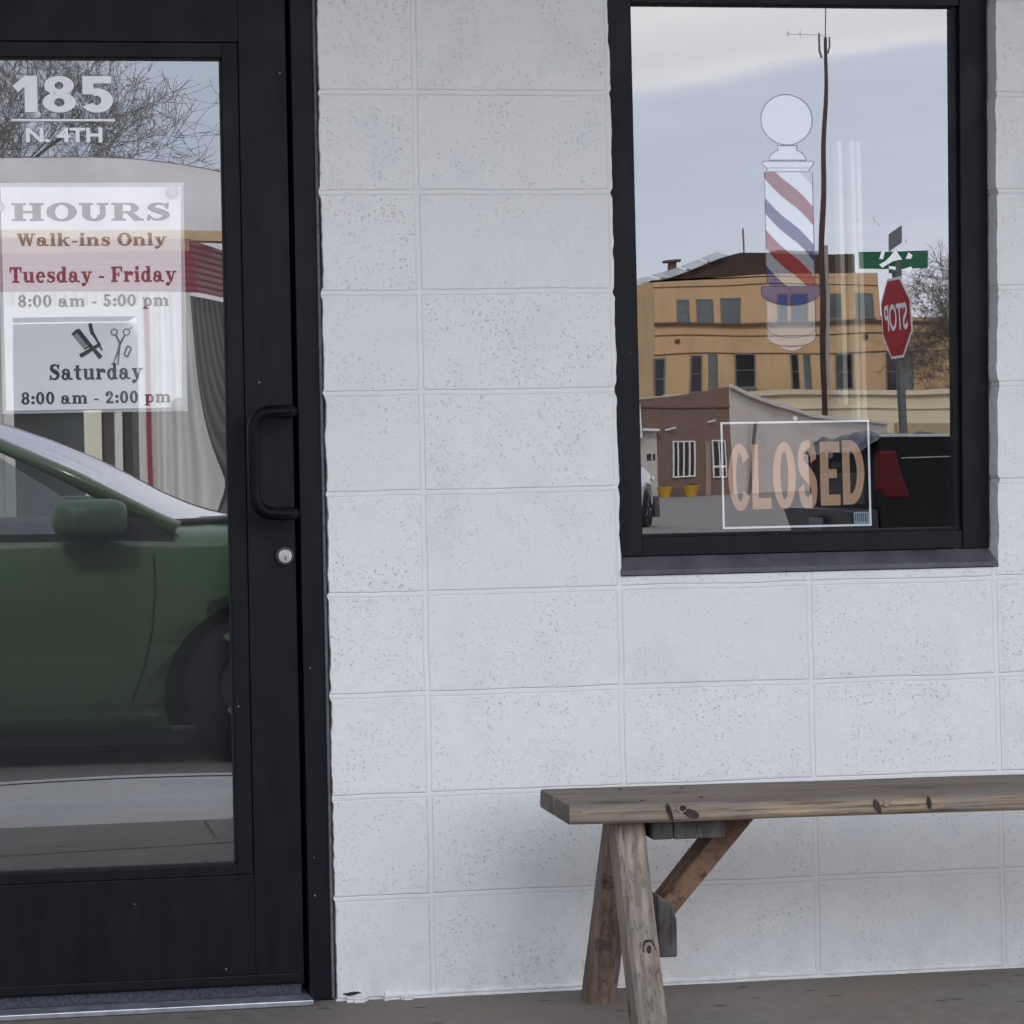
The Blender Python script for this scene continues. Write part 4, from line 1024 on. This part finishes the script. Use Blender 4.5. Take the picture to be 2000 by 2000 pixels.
# ---- cream low building behind, brick building in front of it
cb = thing('cream_building', (52, YD_(119), -.3), 'low cream building with flat roof between the tan building and the brick building', 'building')
M_CREAM = mottled('cream_stucco', (.66, .58, .42), .85, .08, .3).m
MB().box(-10, 30, -10, 0, 0, 5.55).build('wall', M_CREAM, cb)
m = MB(); m.box(-10, 30, 0, .25, 5.35, 5.62); m.box(-10, 30, .0, .12, 4.55, 4.62); m.build('roof_edge', mottled('cream_trim', (.62, .55, .42), .8, .1, 1).m, cb)
m = MB(); m.box(3.2, 8.5, 0, .5, 2.4, 3.7); m.build('awning', mottled('dull_tan_awning', (.38, .30, .19), .8, .1, 1).m, cb)

bb = thing('brick_building', (38.5, YD_(100), -.25), 'one storey brown brick building with whitewashed side wall in the window reflection', 'building')
M_BRICK = Mat('brown_brick', (.15, .085, .062), .85, 0, .2)
bt = M_BRICK.n('ShaderNodeTexBrick'); bt.inputs['Scale'].default_value = 2.4
bt.inputs['Color1'].default_value = (.20, .13, .105, 1); bt.inputs['Color2'].default_value = (.16, .10, .082, 1); bt.inputs['Mortar'].default_value = (.24, .20, .175, 1); bt.inputs['Mortar Size'].default_value = .012
M_BRICK.l(M_BRICK.co(rot=(R_(90), 0, 0)), bt.inputs['Vector']); M_BRICK.color(bt.outputs[0]); M_BRICK = M_BRICK.m
m = MB(); m.prism([(-14, 0, 0), (0, 0, 0), (0, 0, 5.18), (-4.6, 0, 4.60), (-14, 0, 4.3)], (0, -.35, 0)); m.build('wall', M_BRICK, bb)
M_WWASH = Mat('whitewashed_block', (.62, .54, .50), .85, 0, .2)
w = M_WWASH.n('ShaderNodeTexWave'); w.wave_type = 'BANDS'; w.bands_direction = 'Z'; w.inputs['Scale'].default_value = 1.5; w.inputs['Distortion'].default_value = .4
M_WWASH.l(M_WWASH.co(), w.inputs['Vector'])
M_WWASH.color(M_WWASH.mix(M_WWASH.math('MULTIPLY', w.outputs['Fac'], .18), M_WWASH.ramp(M_WWASH.noise(M_WWASH.co(), .8, 5), [(.3, (.58, .51, .47)), (.7, (.68, .61, .57))]), (.50, .44, .40))); M_WWASH = M_WWASH.m
MB().prism([(.02, 0, 0), (13.5, -13, 0), (13.5, -13, 3.5), (6.3, -6, 3.85), (3.3, -3.1, 4.35), (.02, 0, 5.2)], (-.2, -.25, 0)).build('side_wall', M_WWASH, bb)
m = MB(); m.prism([(.0, .05, 5.12), (3.3, -3.05, 4.27), (6.3, -5.95, 3.77), (13.5, -12.9, 3.42), (13.5, -12.9, 3.56), (6.3, -5.95, 3.93), (3.3, -3.05, 4.43), (.0, .05, 5.28)], (.1, .12, 0)); m.build('coping', mottled('pale_coping', (.62, .58, .52), .7, .1, 1).m, bb)
MB().box(-14, 0, 0, .08, 4.25, 4.3, Matrix.Rotation(0, 4, 'Y')).build('string_course', mottled('brown_trim', (.13, .08, .06), .8, .1, 1).m, bb)
MB().prism([(0, -.35, 4.1), (-14, -.35, 4.1), (-14, -14, 4.1), (0, -14, 4.1)], (0, 0, .1)).build('roof', mottled('tar_roof', (.12, .11, .10), .9, .1, 1).m, bb)
M_WHT = mottled('white_window_paint', (.74, .72, .68), .5, .06, 3).m
def bwin(x0, x1, z0, z1, bars, mid=False):
    m = MB(); f_ = .06
    m.box(x0, x0 + f_, 0, .09, z0, z1); m.box(x1 - f_, x1, 0, .09, z0, z1); m.box(x0 + f_, x1 - f_, 0, .09, z1 - f_, z1); m.box(x0 + f_, x1 - f_, 0, .09, z0, z0 + f_)
    for k in range(bars):
        xx = x0 + (x1 - x0) * (k + 1) / (bars + 1); m.box(xx - .03, xx + .03, .0, .08, z0 + f_, z1 - f_)
    if mid: zz = z0 + (z1 - z0) * .3; m.box(x0 + f_, x1 - f_, .0, .085, zz - .08, zz + .02)
    w_ = m.build('window', M_WHT, bb)
    MB().face([(x0, .03, z0), (x1, .03, z0), (x1, .03, z1), (x0, .03, z1)]).build('pane', M_WGD, w_)
bwin(-2.82, -1.85, .95, 2.63, 3); bwin(-1.08, -.35, .85, 2.68, 1, True)
m = MB(); m.box(-4.27, -3.50, 0, .06, 0, 3.1); m.build('door', mottled('grey_white_door', (.50, .46, .43), .6, .08, 2).m, bb)
m = MB(); m.box(-3.98, -3.78, .062, .08, 1.75, 2.05); m.box(-3.70, -3.60, .062, .08, 1.75, 2.05); m.build('door_notice', M_WGD, bb)
MB().box(-4.25, -3.5, 0, .5, 3.1, 3.22).build('awning', M_WHT, bb)
m = MB(); m.tube([(-3.1, .05, 3.15), (-2.75, .35, 3.28)], .05, 8); m.build('wall_lamp', M_WHT, bb); MB().tube([(-1.22, .05, 3.55), (-.95, .35, 3.65)], .05, 8).build('wall_lamp', M_WHT, bb)
MB().box(-1.40, -1.18, .0, .05, .1, 2.6).build('pilaster', mottled('tan_pilaster', (.30, .22, .17), .8, .1, 2).m, bb)
MB().box(-5.6, -4.28, .3, .45, 2.78, 4.4).build('sign_board', M_WHT, bb)
# leaning service pole on the whitewashed wall
MB().tube([(1.35, -1.1, .1), (1.95, -1.5, 3.6)], .085, 8).build('service_pipe', mottled('grey_brown_pipe', (.10, .085, .075), .7, .2, 2).m, bb)
tag(bb, group=None)

# planters
M_YEL = mottled('yellow_planter', (.62, .36, .045), .5, .08, 3).m
def planter(x, label):
    t = thing('planter', (x, YD_(99.2), -.25), label, 'planter', group='yellow planters along the brick wall')
    m = MB(); n = 20; rows = []
    for r, z in ((.17, 0), (.21, .12), (.33, .52), (.36, .56), (.30, .56), (.28, .50)): rows.append([(r * math.cos(2 * math.pi * i / n), r * math.sin(2 * math.pi * i / n), z) for i in range(n)])
    m.grid(rows, close=True); m.build('pot', M_YEL, t, smooth=True)
    m = MB(); disc(m, 0, 0, 0, 0, .28); m = MB(); m.face([(.28 * math.cos(2 * math.pi * i / n), .28 * math.sin(2 * math.pi * i / n), .49) for i in range(n)])
    rnd = random.Random(int(x * 10))
    for k in range(14):
        a = rnd.uniform(0, 6.28); r = rnd.uniform(0, .2); m.tube([(r * math.cos(a), r * math.sin(a), .49), (r * 1.6 * math.cos(a), r * 1.6 * math.sin(a), rnd.uniform(.6, .74))], .012, 4)
    m.build('dry_stems', M_BARK, t)
planter(35.05, 'left yellow planter, next to the grey door of the brick building')
planter(36.22, 'right yellow planter, under the white barred window of the brick building')

# ---- utility pole
M_POLE = mottled('brown_pole_wood', (.075, .042, .034), .9, .25, 2).m
up_ = thing('utility_pole', (49.96, YD_(116), -.3), 'tall brown utility pole with antenna at its top, crossing the sky in the window', 'utility pole')
MB().tube([(0, 0, 0), (.1, 0, 12), (.42, 0, 25.0)], [.175, .14, .09], 14).build('pole', M_POLE, up_, smooth=True)
m = MB(); m.tube([(.42, 0, 24.4), (.46, 0, 27.2)], .035, 6); m.build('mast', M_WFR, up_)
m = MB(); m.tube([(.45, 0, 25.1), (-1.6, 0, 25.2)], .014, 6); m.tube([(-1.5, 0, 25.0), (-1.5, 0, 25.4)], .012, 5); m.tube([(-.9, 0, 25.0), (-.9, 0, 25.4)], .012, 5); m.build('antenna_arm', M_WFR, up_)
m = MB(); m.tube([(.12, .1, 23.8), (.02, .1, 24.2), (.02, .1, 25.2)], .06, 8); m.tube([(.50, .1, 24.1), (.62, .1, 24.5), (.62, .1, 25.0)], .06, 8); m.build('transformer_bracket', M_WFR, up_)
m = MB(); m.tube([(.26, .15, 5.5), (.30, .15, 13.5)], .10, 8); m.build('conduit', mottled('grey_conduit', (.3, .29, .28), .6, .1, 2).m, up_)

# ---- stop sign with street name blades
ss = thing('stop_sign', (8.55, YD_(16.4), -.22), 'red stop sign on a dark post with green street name blades above', 'sign', R_(92.6))
M_SRED = mottled('stop_red', (.36, .012, .02), .4, .08, 6).m; M_SW = mottled('sign_white_paint', (.78, .78, .80), .4, .05, 8).m; M_GALV = mottled('galvanised_steel', (.13, .14, .14), .45, .2, 12, .3).m
# the sign face looks along its own +y... local x is across the sign, local y is its normal
m = MB(); m.box(-.045, .045, -.062, -.002, 0, 3.22); m.build('post', M_GALV, ss)
def octo(r, z, y0, y1):
    a = [(r * math.cos(R_(22.5 + 45 * i)), y0, z + r * math.sin(R_(22.5 + 45 * i))) for i in range(8)]
    return MB().prism(a, (0, y1 - y0, 0))
zc = 2.685
octo(.425, zc, 0, .004).build('plate', M_SW, ss); octo(.398, zc, .0055, .0065).build('face', M_SRED, ss)
# STOP reads correctly for a driver in front of the plate
def flip(mb):
    mb.v = [(-a, b, c) for a, b, c in mb.v]; return mb
flip(text_mesh('STOP', -.305, .305, zc - .135, zc + .135, .0085, .02, .95)).build('stop_lettering', M_SW, ss)
for nm, z0, z1, l0, l1, an, mt_ in (('street_blade', 3.16, 3.32, -.30, .40, R_(86), None), ('street_blade', 3.36, 3.52, -.40, .40, R_(14), None)):
    m = MB(); m.box(l0, l1, -.004, .004, z0, z1); o = m.build(nm, mottled('street_sign_green', (.012, .12, .055), .4, .1, 8).m if z0 < 3.3 else M_GALV, ss, bevel=.0015); o.rotation_euler = (0, 0, an); o.location = (0, -.016, 0)
MB().box(-.05, .05, -.06, .03, 3.125, 3.16).build('blade_bracket', M_GALV, ss)

# ------------------------------------------------------------------ vehicles
M_TYRE = mottled('tyre_rubber', (.007, .007, .008), .85, .2, 20).m
M_RIM = mottled('alloy', (.10, .10, .11), .35, .1, 10, .8).m
M_TRIMB = Mat('black_plastic', (.014, .015, .016), .5).m
M_SEAT = mottled('seat_cloth', (.05, .05, .055), .9, .2, 10).m
def paint(name, col):
    m = Mat(name, col, .32, .0, .5); m.b.inputs['Coat Weight'].default_value = .6; m.b.inputs['Coat Roughness'].default_value = .08
    f = m.noise(m.co(), 2.5, 5); m.color(m.ramp(f, [(.3, tuple(c * .9 for c in col)), (.7, tuple(min(1, c * 1.08) for c in col))])); return m.m
def wheel(parent, x, y, r, wd, side, rim=None):
    m = MB(); n = 28; rows = []
    for rr, yy in ((r * .62, wd * .5), (r * .9, wd * .5), (r, wd * .35), (r, -wd * .35), (r * .9, -wd * .5), (r * .62, -wd * .5)):
        rows.append([(x + rr * math.cos(2 * math.pi * i / n), y + yy, r + rr * math.sin(2 * math.pi * i / n)) for i in range(n)])
    m.grid(rows, close=True)
    w_ = MB(); w_.v, w_.f = [], []
    wo = thing_part('wheel', parent)
    m.build('tyre', M_TYRE, wo, smooth=True)
    m = MB(); yo = y + side * wd * .42
    rows = []
    for rr, yy in ((r * .63, 0), (r * .58, -.02 * side), (r * .20, -.015 * side), (r * .18, .012 * side), (.005, .012 * side)):
        rows.append([(x + rr * math.cos(2 * math.pi * i / n), yo + yy, r + rr * math.sin(2 * math.pi * i / n)) for i in range(n)])
    m.grid(rows, close=True)
    for k in range(5):
        a = 2 * math.pi * k / 5; t = Vector((math.cos(a), 0, math.sin(a))); c = Vector((x, yo + .01 * side, r))
        m.tube([c + t * r * .15, c + t * r * .60], [.03, .022], 6)
    m.build('rim', rim or M_RIM, wo)
def thing_part(name, parent):
    o = bpy.data.objects.new(name, None); COL.objects.link(o); o.parent = parent; return o
def loft_body(st, hwf=1.0):
    """st: list of (x, zbottom, zbelt, halfwidth, zcentre)"""
    m = MB(); rows = []
    for x, zb, zt_, hw, zc_ in st:
        mid = zb + (zt_ - zb) * .45
        L = [(0, zb), (hw * .80, zb), (hw * .955, zb + .012), (hw * .975, zb + .085), (hw * .962, zb + .105), (hw * .99, zb + .16), (hw * 1.0, mid), (hw * .995, mid + (zt_ - mid) * .45), (hw * .97, zt_ - .05), (hw * .93, zt_), (hw * .84, zt_ + (zc_ - zt_) * .5), (hw * .5, zt_ + (zc_ - zt_) * .92), (0, zc_)]
        ring = [(x, y, z) for y, z in L] + [(x, -y, z) for y, z in L[-2:0:-1]]
        rows.append(ring)
    m.grid(rows, close=True); m.face(rows[0]); m.face(rows[-1][::-1])
    return m
def carve(ob, cutters):
    """cuts the wheel arches, keeps only the finished body mesh"""
    tmp = []
    for (x, z, r, w0, w1) in cutters:
        mm = MB(); n = 40; pts = [(x + r * math.cos(2 * math.pi * i / n), w0, z + r * math.sin(2 * math.pi * i / n)) for i in range(n)]
        mm.prism(pts, (0, w1 - w0, 0)); c = mm.build('wheel_arch', None, ob.parent); tmp.append(c)
        md = ob.modifiers.new('b', 'BOOLEAN'); md.operation = 'DIFFERENCE'; md.object = c; md.solver = 'EXACT'
    bpy.context.view_layer.update()
    dg = bpy.context.evaluated_depsgraph_get(); me = bpy.data.meshes.new_from_object(ob.evaluated_get(dg))
    ob.modifiers.clear(); ob.data = me
    for c in tmp: bpy.data.objects.remove(c)
    return ob
def make_car(name, loc, rz, label, cat, pm, S, wheels, r, greenhouse, low=None, group=None):
    t = thing(name, loc, label, cat, rz, group)
    m = loft_body(S); b = m.build('body', pm, t, smooth=True); hw = max(s[3] for s in S)
    carve(b, [(x, r + .0, r * 1.24, y0, y1) for x in wheels for y0, y1 in ((hw * .62, hw * 1.3), (-hw * 1.3, -hw * .62))])
    b.data.polygons.foreach_set('use_smooth', [True] * len(b.data.polygons))
    md = b.modifiers.new('n', 'WEIGHTED_NORMAL'); md.keep_sharp = True
    for x in wheels:
        for sd in (1, -1):
            wheel(t, x, sd * (hw - .14), r, .20, sd)
    # greenhouse outline: belt points and roof points along the side; y half widths
    G = greenhouse
    yb, yr = G['yb'], G['yr']
    rl = G['rail']
    roof = MB(); roof.sm = True
    rr = rl[1:-1]
    rows = []
    for (x, z) in rr: rows.append([(x, yr * s, z + G['crown'] * (1 - abs(s) ** 2.5)) for s in (-1, -.9, -.7, -.4, 0, .4, .7, .9, 1)])
    roof.grid(rows); ro = roof.build('roof', pm, t, smooth=True)
    s_ = ro.modifiers.new('s', 'SOLIDIFY'); s_.thickness = .035; s_.offset = -1
    for sd in (1, -1):
        m = MB()
        def bar(a, b, w0, w1, m=m, sd=sd):
            a3 = Vector((a[0], yb * sd, a[1])); b3 = Vector((b[0], yr * sd, b[1])); m.tube([a3, a3.lerp(b3, .5) + Vector((.0, .02 * sd, .015)), b3], [w0, (w0 + w1) / 2, w1], 8)
        for a, b_, w0, w1 in G['pillars']: bar(a, b_, w0, w1)
        m.tube([(x, yr * sd, z) for x, z in rl[1:-1]], .028, 8)
        m.build('pillar', pm, t, smooth=True)
        for q in G['side']:
            f = MB(); f.face([(x, (yb if k == 0 else yr) * sd + (0 if k == 0 else .008 * sd), z) for x, z, k in q]); f.build('side_window', M_CARGLASS, t)
        m = MB()
        for q in G['trim']: m.prism([(x, hw * .925 * sd, z) for x, z in q], (0, .02 * sd, 0))
        m.build('window_trim', M_TRIMB, t)
    def screen(nm, pts, bulge):
        (xb, zb, wb), (xt, zt2, wt) = pts; rows = []
        for k in range(7):
            u = k / 6; x = xb + (xt - xb) * u; z = zb + (zt2 - zb) * u + .05 * math.sin(math.pi * u); w_ = wb + (wt - wb) * u
            rows.append([(x - bulge * abs(s) ** 2.2, w_ * s, z) for s in [i / 6 for i in range(-6, 7)]])
        g_ = MB(); g_.sm = True; g_.grid(rows); g_.build(nm, M_WINDSHIELD, t, smooth=True)
    screen('windshield', G['front'], G.get('bulge', .28)); screen('rear_window', G['rear'], -.12)
    m = MB(); m.box(G['cab'][0], G['cab'][1], -yb + .04, yb - .04, G['cab'][2] - .02, G['cab'][2]); m.build('interior_floor', M_TRIMB, t)
    for sx in (G['cab'][0] + (G['cab'][1] - G['cab'][0]) * f for f in (.28, .62)):
        for sy in (.36, -.36):
            m = MB(); m.box(sx, sx + .14, sy - .22, sy + .22, G['cab'][2] - .3, G['cab'][2] + .20); m.box(sx + .02, sx + .10, sy - .12, sy + .12, G['cab'][2] + .24, G['cab'][2] + .40); m.build('seat', M_SEAT, t, bevel=.03)
    return t, hw, b

# green car parked at the kerb
CAR0 = len(COL.objects)
M_GREEN = paint('green_paint', (.034, .082, .026))
S = [(-3.06, .38, .86, .62, .90), (-3.0, .30, .96, .80, 1.0), (-2.7, .24, 1.03, .88, 1.06), (-2.0, .185, 1.05, .90, 1.06), (-1.2, .175, 1.04, .90, 1.05), (-.5, .175, 1.025, .90, 1.05), (0, .175, 1.02, .90, 1.08),
     (.30, .18, 1.01, .90, 1.10), (.65, .20, .965, .895, 1.06), (1.0, .24, .91, .88, .99), (1.3, .28, .80, .82, .90), (1.48, .32, .68, .70, .78), (1.54, .38, .58, .50, .66)]
G = dict(yb=.835, yr=.635, crown=.055, belt=None,
         rail=[(.33, 1.06), (-.62, 1.46), (-.95, 1.55), (-1.5, 1.595), (-2.2, 1.58), (-2.65, 1.50), (-3.0, 1.08)],
         pillars=[((.20, 1.045), (-.62, 1.46), .038, .028), ((-1.25, 1.03), (-1.38, 1.575), .045, .035), ((-2.25, 1.03), (-2.3, 1.56), .045, .035), ((-2.95, 1.05), (-2.65, 1.50), .06, .05)],
         side=[[(-1.22, 1.035, 0), (-.02, 1.035, 0), (-.66, 1.435, 1), (-1.36, 1.55, 1)], [(-2.22, 1.035, 0), (-1.30, 1.035, 0), (-1.42, 1.56, 1), (-2.27, 1.54, 1)], [(-2.9, 1.05, 0), (-2.3, 1.04, 0), (-2.35, 1.52, 1), (-2.66, 1.47, 1)]],
         trim=[[(.235, .945), (.205, .985), (.10, 1.105), (-.20, 1.085), (-.20, .955)], [(-1.3, .985), (-.20, .965), (-.20, 1.035), (-1.3, 1.045)]],
         front=((.42, 1.075, .78), (-.66, 1.575, .60)), rear=((-3.0, 1.07, .70), (-2.66, 1.51, .58)), cab=(-2.7, -.05, 1.085), bulge=.30)
car, hw, body = make_car('green_car', (0.0, -6.02, -.17), R_(4), 'dark green car parked at the kerb, its side reflected in the shop door', 'car', M_GREEN, S, (.56, -2.15), .335, G)
for sd in (1, -1):
    m = MB(); rows = []
    for k, (dy, w_, h_) in enumerate(((0, .06, .07), (.03, .10, .10), (.12, .115, .105), (.20, .10, .095), (.235, .06, .06))):
        rows.append([(-.165 + w_ * 1.42 * math.copysign(abs(math.cos(2 * math.pi * i / 24)) ** .5, math.cos(2 * math.pi * i / 24)), sd * (.885 + dy), 1.105 + h_ * .76 * math.copysign(abs(math.sin(2 * math.pi * i / 24)) ** .5, math.sin(2 * math.pi * i / 24))) for i in range(24)])
    m.grid(rows, close=True); m.face(rows[0]); m.face(rows[-1]); mo = m.build('mirror', mottled('mirror_paint', (.045, .085, .055), .45, .15, 8, 0, .3).m, car, smooth=True)
    m = MB(); m.box(-.20, -.08, sd * .84, sd * .90, 1.02, 1.06); m.build('mirror_arm', M_TRIMB, mo, bevel=.008)
    m = MB()   # door shut lines
    yS = hw * 1.003 * sd
    def seam(pts, m=m, sd=sd, yS=yS):
        m.tube([(x, yS * (1 if .35 < z < .8 else .99), z) for x, z in pts], .0045, 5)

    seam([(.11, .94), (.115, .80), (.10, .62), (.06, .45), (.0, .30)]); seam([(-1.22, 1.0), (-1.24, .6), (-1.2, .3)]); seam([(-2.2, 1.0), (-2.25, .7)])
    m.build('door_seam', M_DARK, car)
    m = MB(); m.tube([(-1.12, hw * 1.0 * sd, .86), (-1.10, (hw + .03) * sd, .86), (-.95, (hw + .03) * sd, .865), (-.93, hw * sd, .865)], .014, 8); m.tube([(-2.1, hw * sd, .87), (-2.08, (hw + .03) * sd, .87), (-1.93, (hw + .03) * sd, .875), (-1.91, hw * sd, .875)], .014, 8); m.build('door_handle', M_GREEN, car, smooth=True)
    m = MB(); m.prism([(1.18, .60 * sd, .80), (1.44, .50 * sd, .72), (1.50, .50 * sd, .62), (1.28, .62 * sd, .62)], (0, .17 * sd, 0)); m.build('headlight', Mat('lamp_glass', (.6, .62, .62), .1).m, car, bevel=.01)
    m = MB(); m.box(-3.05, -2.98, min(.60 * sd, .80 * sd), max(.60 * sd, .80 * sd), .80, 1.0); m.build('taillight', Mat('tail_red', (.35, .01, .01), .2).m, car, bevel=.01)
    m = MB(); disc(m, .41, .58, hw * .99 * sd, (hw + .008) * sd, .02, 12, 2.2); m.build('side_marker', Mat('marker', (.10, .13, .09), .3).m, car)
    m = MB(); m.box(-1.8, .22, min(sd * hw * .90, sd * hw * .93), max(sd * hw * .90, sd * hw * .93), .13, .18); m.build('rocker_trim', M_TRIMB, car)
MB().box(-2.9, 1.35, -.7, .7, .20, .24).build('underbody', M_TRIMB, car)
m = MB(); m.tube([(-.62, .36 + .17 * math.cos(a * math.pi / 8), 1.10 + .17 * math.sin(a * math.pi / 8)) for a in range(17)], .014, 6); m.build('steering_wheel', M_TRIMB, car)
m = MB(); m.tube([(.20, .10, 1.10), (-.18, .52, 1.235)], .008, 5); m.tube([(.22, -.4, 1.10), (-.15, .02, 1.26)], .008, 5); m.build('wiper', M_TRIMB, car)
m = MB(); m.box(.20, .42, -.70, .70, 1.055, 1.088); m.build('cowl', M_TRIMB, car, bevel=.01)

for ch in car.children:      # the body rides low on its wheels
    if not ch.name.startswith('wheel'): ch.location.z -= .040
# white car across the street
M_WHITEP = paint('white_paint', (.72, .72, .72))
S = [(-4.3, .5, 1.0, .70, 1.05), (-4.2, .42, 1.1, .86, 1.14), (-3.2, .32, 1.12, .92, 1.14), (-1.6, .30, 1.11, .92, 1.13), (-.95, .30, 1.08, .92, 1.14), (-.5, .32, 1.02, .91, 1.08), (-.15, .36, .92, .84, 1.0), (.0, .42, .80, .70, .86)]
G = dict(yb=.85, yr=.68, crown=.05, rail=[(-.95, 1.12), (-1.65, 1.56), (-1.95, 1.64), (-3.0, 1.66), (-3.9, 1.60), (-4.2, 1.15)],
         pillars=[((-1.05, 1.10), (-1.65, 1.56), .045, .035), ((-2.3, 1.1), (-2.35, 1.64), .05, .04), ((-3.3, 1.1), (-3.35, 1.63), .05, .04), ((-4.15, 1.12), (-3.9, 1.60), .07, .06)],
         side=[[(-2.27, 1.11, 0), (-1.15, 1.11, 0), (-1.72, 1.55, 1), (-2.32, 1.60, 1)], [(-3.27, 1.11, 0), (-2.35, 1.11, 0), (-2.4, 1.60, 1), (-3.3, 1.60, 1)], [(-4.1, 1.13, 0), (-3.36, 1.11, 0), (-3.4, 1.60, 1), (-3.88, 1.56, 1)]],
         trim=[[(-4.1, 1.08), (-1.1, 1.06), (-1.1, 1.1), (-4.1, 1.12)]], front=((-.92, 1.12, .80), (-1.68, 1.62, .66)), rear=((-4.2, 1.14, .76), (-3.93, 1.60, .66)), cab=(-4.0, -1.1, 1.15), bulge=.2)
suv, hw2, _ = make_car('white_car', (14.46, YD_(42.5) - .57, -.22), R_(-55), 'white car with black lower bumper at the left edge of the window reflection', 'car', M_WHITEP, S, (-.78, -3.5), .36, G)
suv.scale = (1, 1, 1.24)
for sd in (1, -1):
    m = MB(); m.prism([(-.62, .66 * sd, 1.0), (-.10, .60 * sd, .92), (-.06, .60 * sd, .84), (-.40, .70 * sd, .86)], (0, .20 * sd, 0)); m.build('headlight', Mat('dark_lamp', (.05, .05, .055), .1).m, suv, bevel=.01)
    m = MB(); disc(m, -.30, .90, .885 * sd, .90 * sd, .04, 12, 2); m.build('lamp_reflector', Mat('lamp_bright', (.9, .9, .9), .2).m, suv)
m = MB(); m.prism([(-.45, -.90, .62), (-.10, -.86, .52), (.03, -.70, .45), (.03, -.70, .28), (-.40, -.88, .26)], (0, .01, 0))
m.v = []; m.f = []
m.box(-.34, .04, -.88, .90, .22, .60); m.build('lower_bumper', M_TRIMB, suv, bevel=.03)

# black pickup seen from its rear corner
pk = thing('pickup_truck', (7.47, YD_(14.5), -.17), 'black pickup truck with lumpy tarp and red tail light, lower right in the window', 'truck', R_(5.0))
M_BLKP = mottled('black_truck_paint', (.008, .009, .010), .6, .3, 3, 0, .15).m
m = MB(); m.box(0, 2.3, -.07, 0, .42, 1.62); m.box(0, 2.3, -1.92, -1.85, .42, 1.62); m.box(.06, 2.3, -1.85, -.07, .62, .9); m.box(2.24, 2.3, -1.85, -.07, .9, 1.62)
bd = m.build('bed', M_BLKP, pk, bevel=.02)
MB().box(0, .06, -1.84, -.08, .70, 1.60).build('tailgate', M_BLKP, pk, bevel=.02)
m = MB(); m.box(-.012, 0, -1.60, -.32, .98, 1.30); m.build('tailgate_panel', mottled('satin_black', (.02, .021, .024), .35, .2, 3).m, pk, bevel=.01)
MB().box(-.03, -.012, -1.12, -.80, 1.36, 1.42).build('tailgate_handle', M_TRIMB, pk, bevel=.008)
m = MB(); m.box(.0, 2.3, -.08, .012, 1.622, 1.65); m.box(0, 2.3, -1.93, -1.84, 1.622, 1.65); m.build('bed_rail', mottled('pale_bed_rail', (.50, .51, .52), .35, .1, 3, .6).m, pk, bevel=.005)
MB().box(.20, 4.6, .001, .012, 1.415, 1.427).build('trim_line', mottled('chrome_line', (.30, .32, .33), .3, .1, 3, .6).m, pk)
MB().prism([(-.012, -.12, 1.50), (.15, -.12, 1.50), (.20, -.12, 1.30), (.30, -.12, 1.04), (.04, -.12, 1.04), (-.012, -.12, 1.14)], (0, .135, 0)).build('taillight', Mat('tail_lens_red', (.075, .007, .011), .5, 0, .2).m, pk, bevel=.03)
MB().box(-.012, .2, -1.94, -1.80, 1.06, 1.50).build('taillight', Mat('tail_lens_red', (.075, .007, .011), .5, 0, .2).m, pk, bevel=.012)
m = MB(); m.prism([(-.26, .0, .93), (-.02, .0, .94), (.0, .0, .62), (-.16, .0, .60)], (0, -1.95, 0)); m.build('bumper', mottled('bumper_dark', (.03, .03, .035), .35, .2, 4, .3).m, pk, bevel=.02)
MB().box(-.275, -.262, -1.15, -.75, .70, .84).build('number_plate', mottled('plate_dull', (.10, .11, .13), .4, .3, 20).m, pk)
m = MB(); m.sm = True; rows = []
for i in range(25):
    x = -.10 + .9 * i / 24; row = []
    for k in range(31):
        y = -1.86 + 1.80 * k / 30; e = min(1, min(i, 24 - i) / 4.0) * min(1, min(k, 30 - k) / 4.0)
        row.append((x + (.05 * noise.noise(Vector((k * .35, 1, 7))) if i < 3 else 0), y, 1.60 - (.10 + .10 * noise.noise(Vector((k * .3, 4, 2)))) * max(0, 3 - i) / 3 + .55 * e * (.10 + .17 * noise.noise(Vector((x * 3.2, y * 2.6, 2))) + .06 * noise.noise(Vector((x * 9, y * 8, 1))))))
    rows.append(row)
m.grid(rows); m.build('tarp', mottled('dark_tarp', (.028, .027, .036), .4, .4, 6, 0, .6, .6, 14, .05).m, pk, smooth=True)
m = MB(); m.prism([(2.32, 0, .42), (5.75, 0, .42), (5.75, 0, 1.20), (4.5, 0, 1.36), (2.32, 0, 1.40)], (0, -1.92, 0)); m.build('cab_body', M_BLKP, pk, bevel=.04)
m = MB(); m.prism([(2.36, -.12, 1.40), (4.45, -.12, 1.37), (3.85, -.25, 1.93), (2.55, -.25, 1.95)], (0, -1.68, 0)); m.build('cab_glass', M_FARGLASS, pk, bevel=.03)
m = MB(); m.prism([(2.5, -.22, 1.95), (3.9, -.22, 1.93), (3.85, -.3, 2.0), (2.6, -.3, 2.02)], (0, -1.48, 0)); m.build('cab_roof', M_BLKP, pk, bevel=.02)
pk.scale = (1, 1, .90)
for x in (.95, 4.75):
    for y, sd in ((-.16, 1), (-1.76, -1)): wheel(pk, x, y, .40, .26, sd, M_TRIMB)
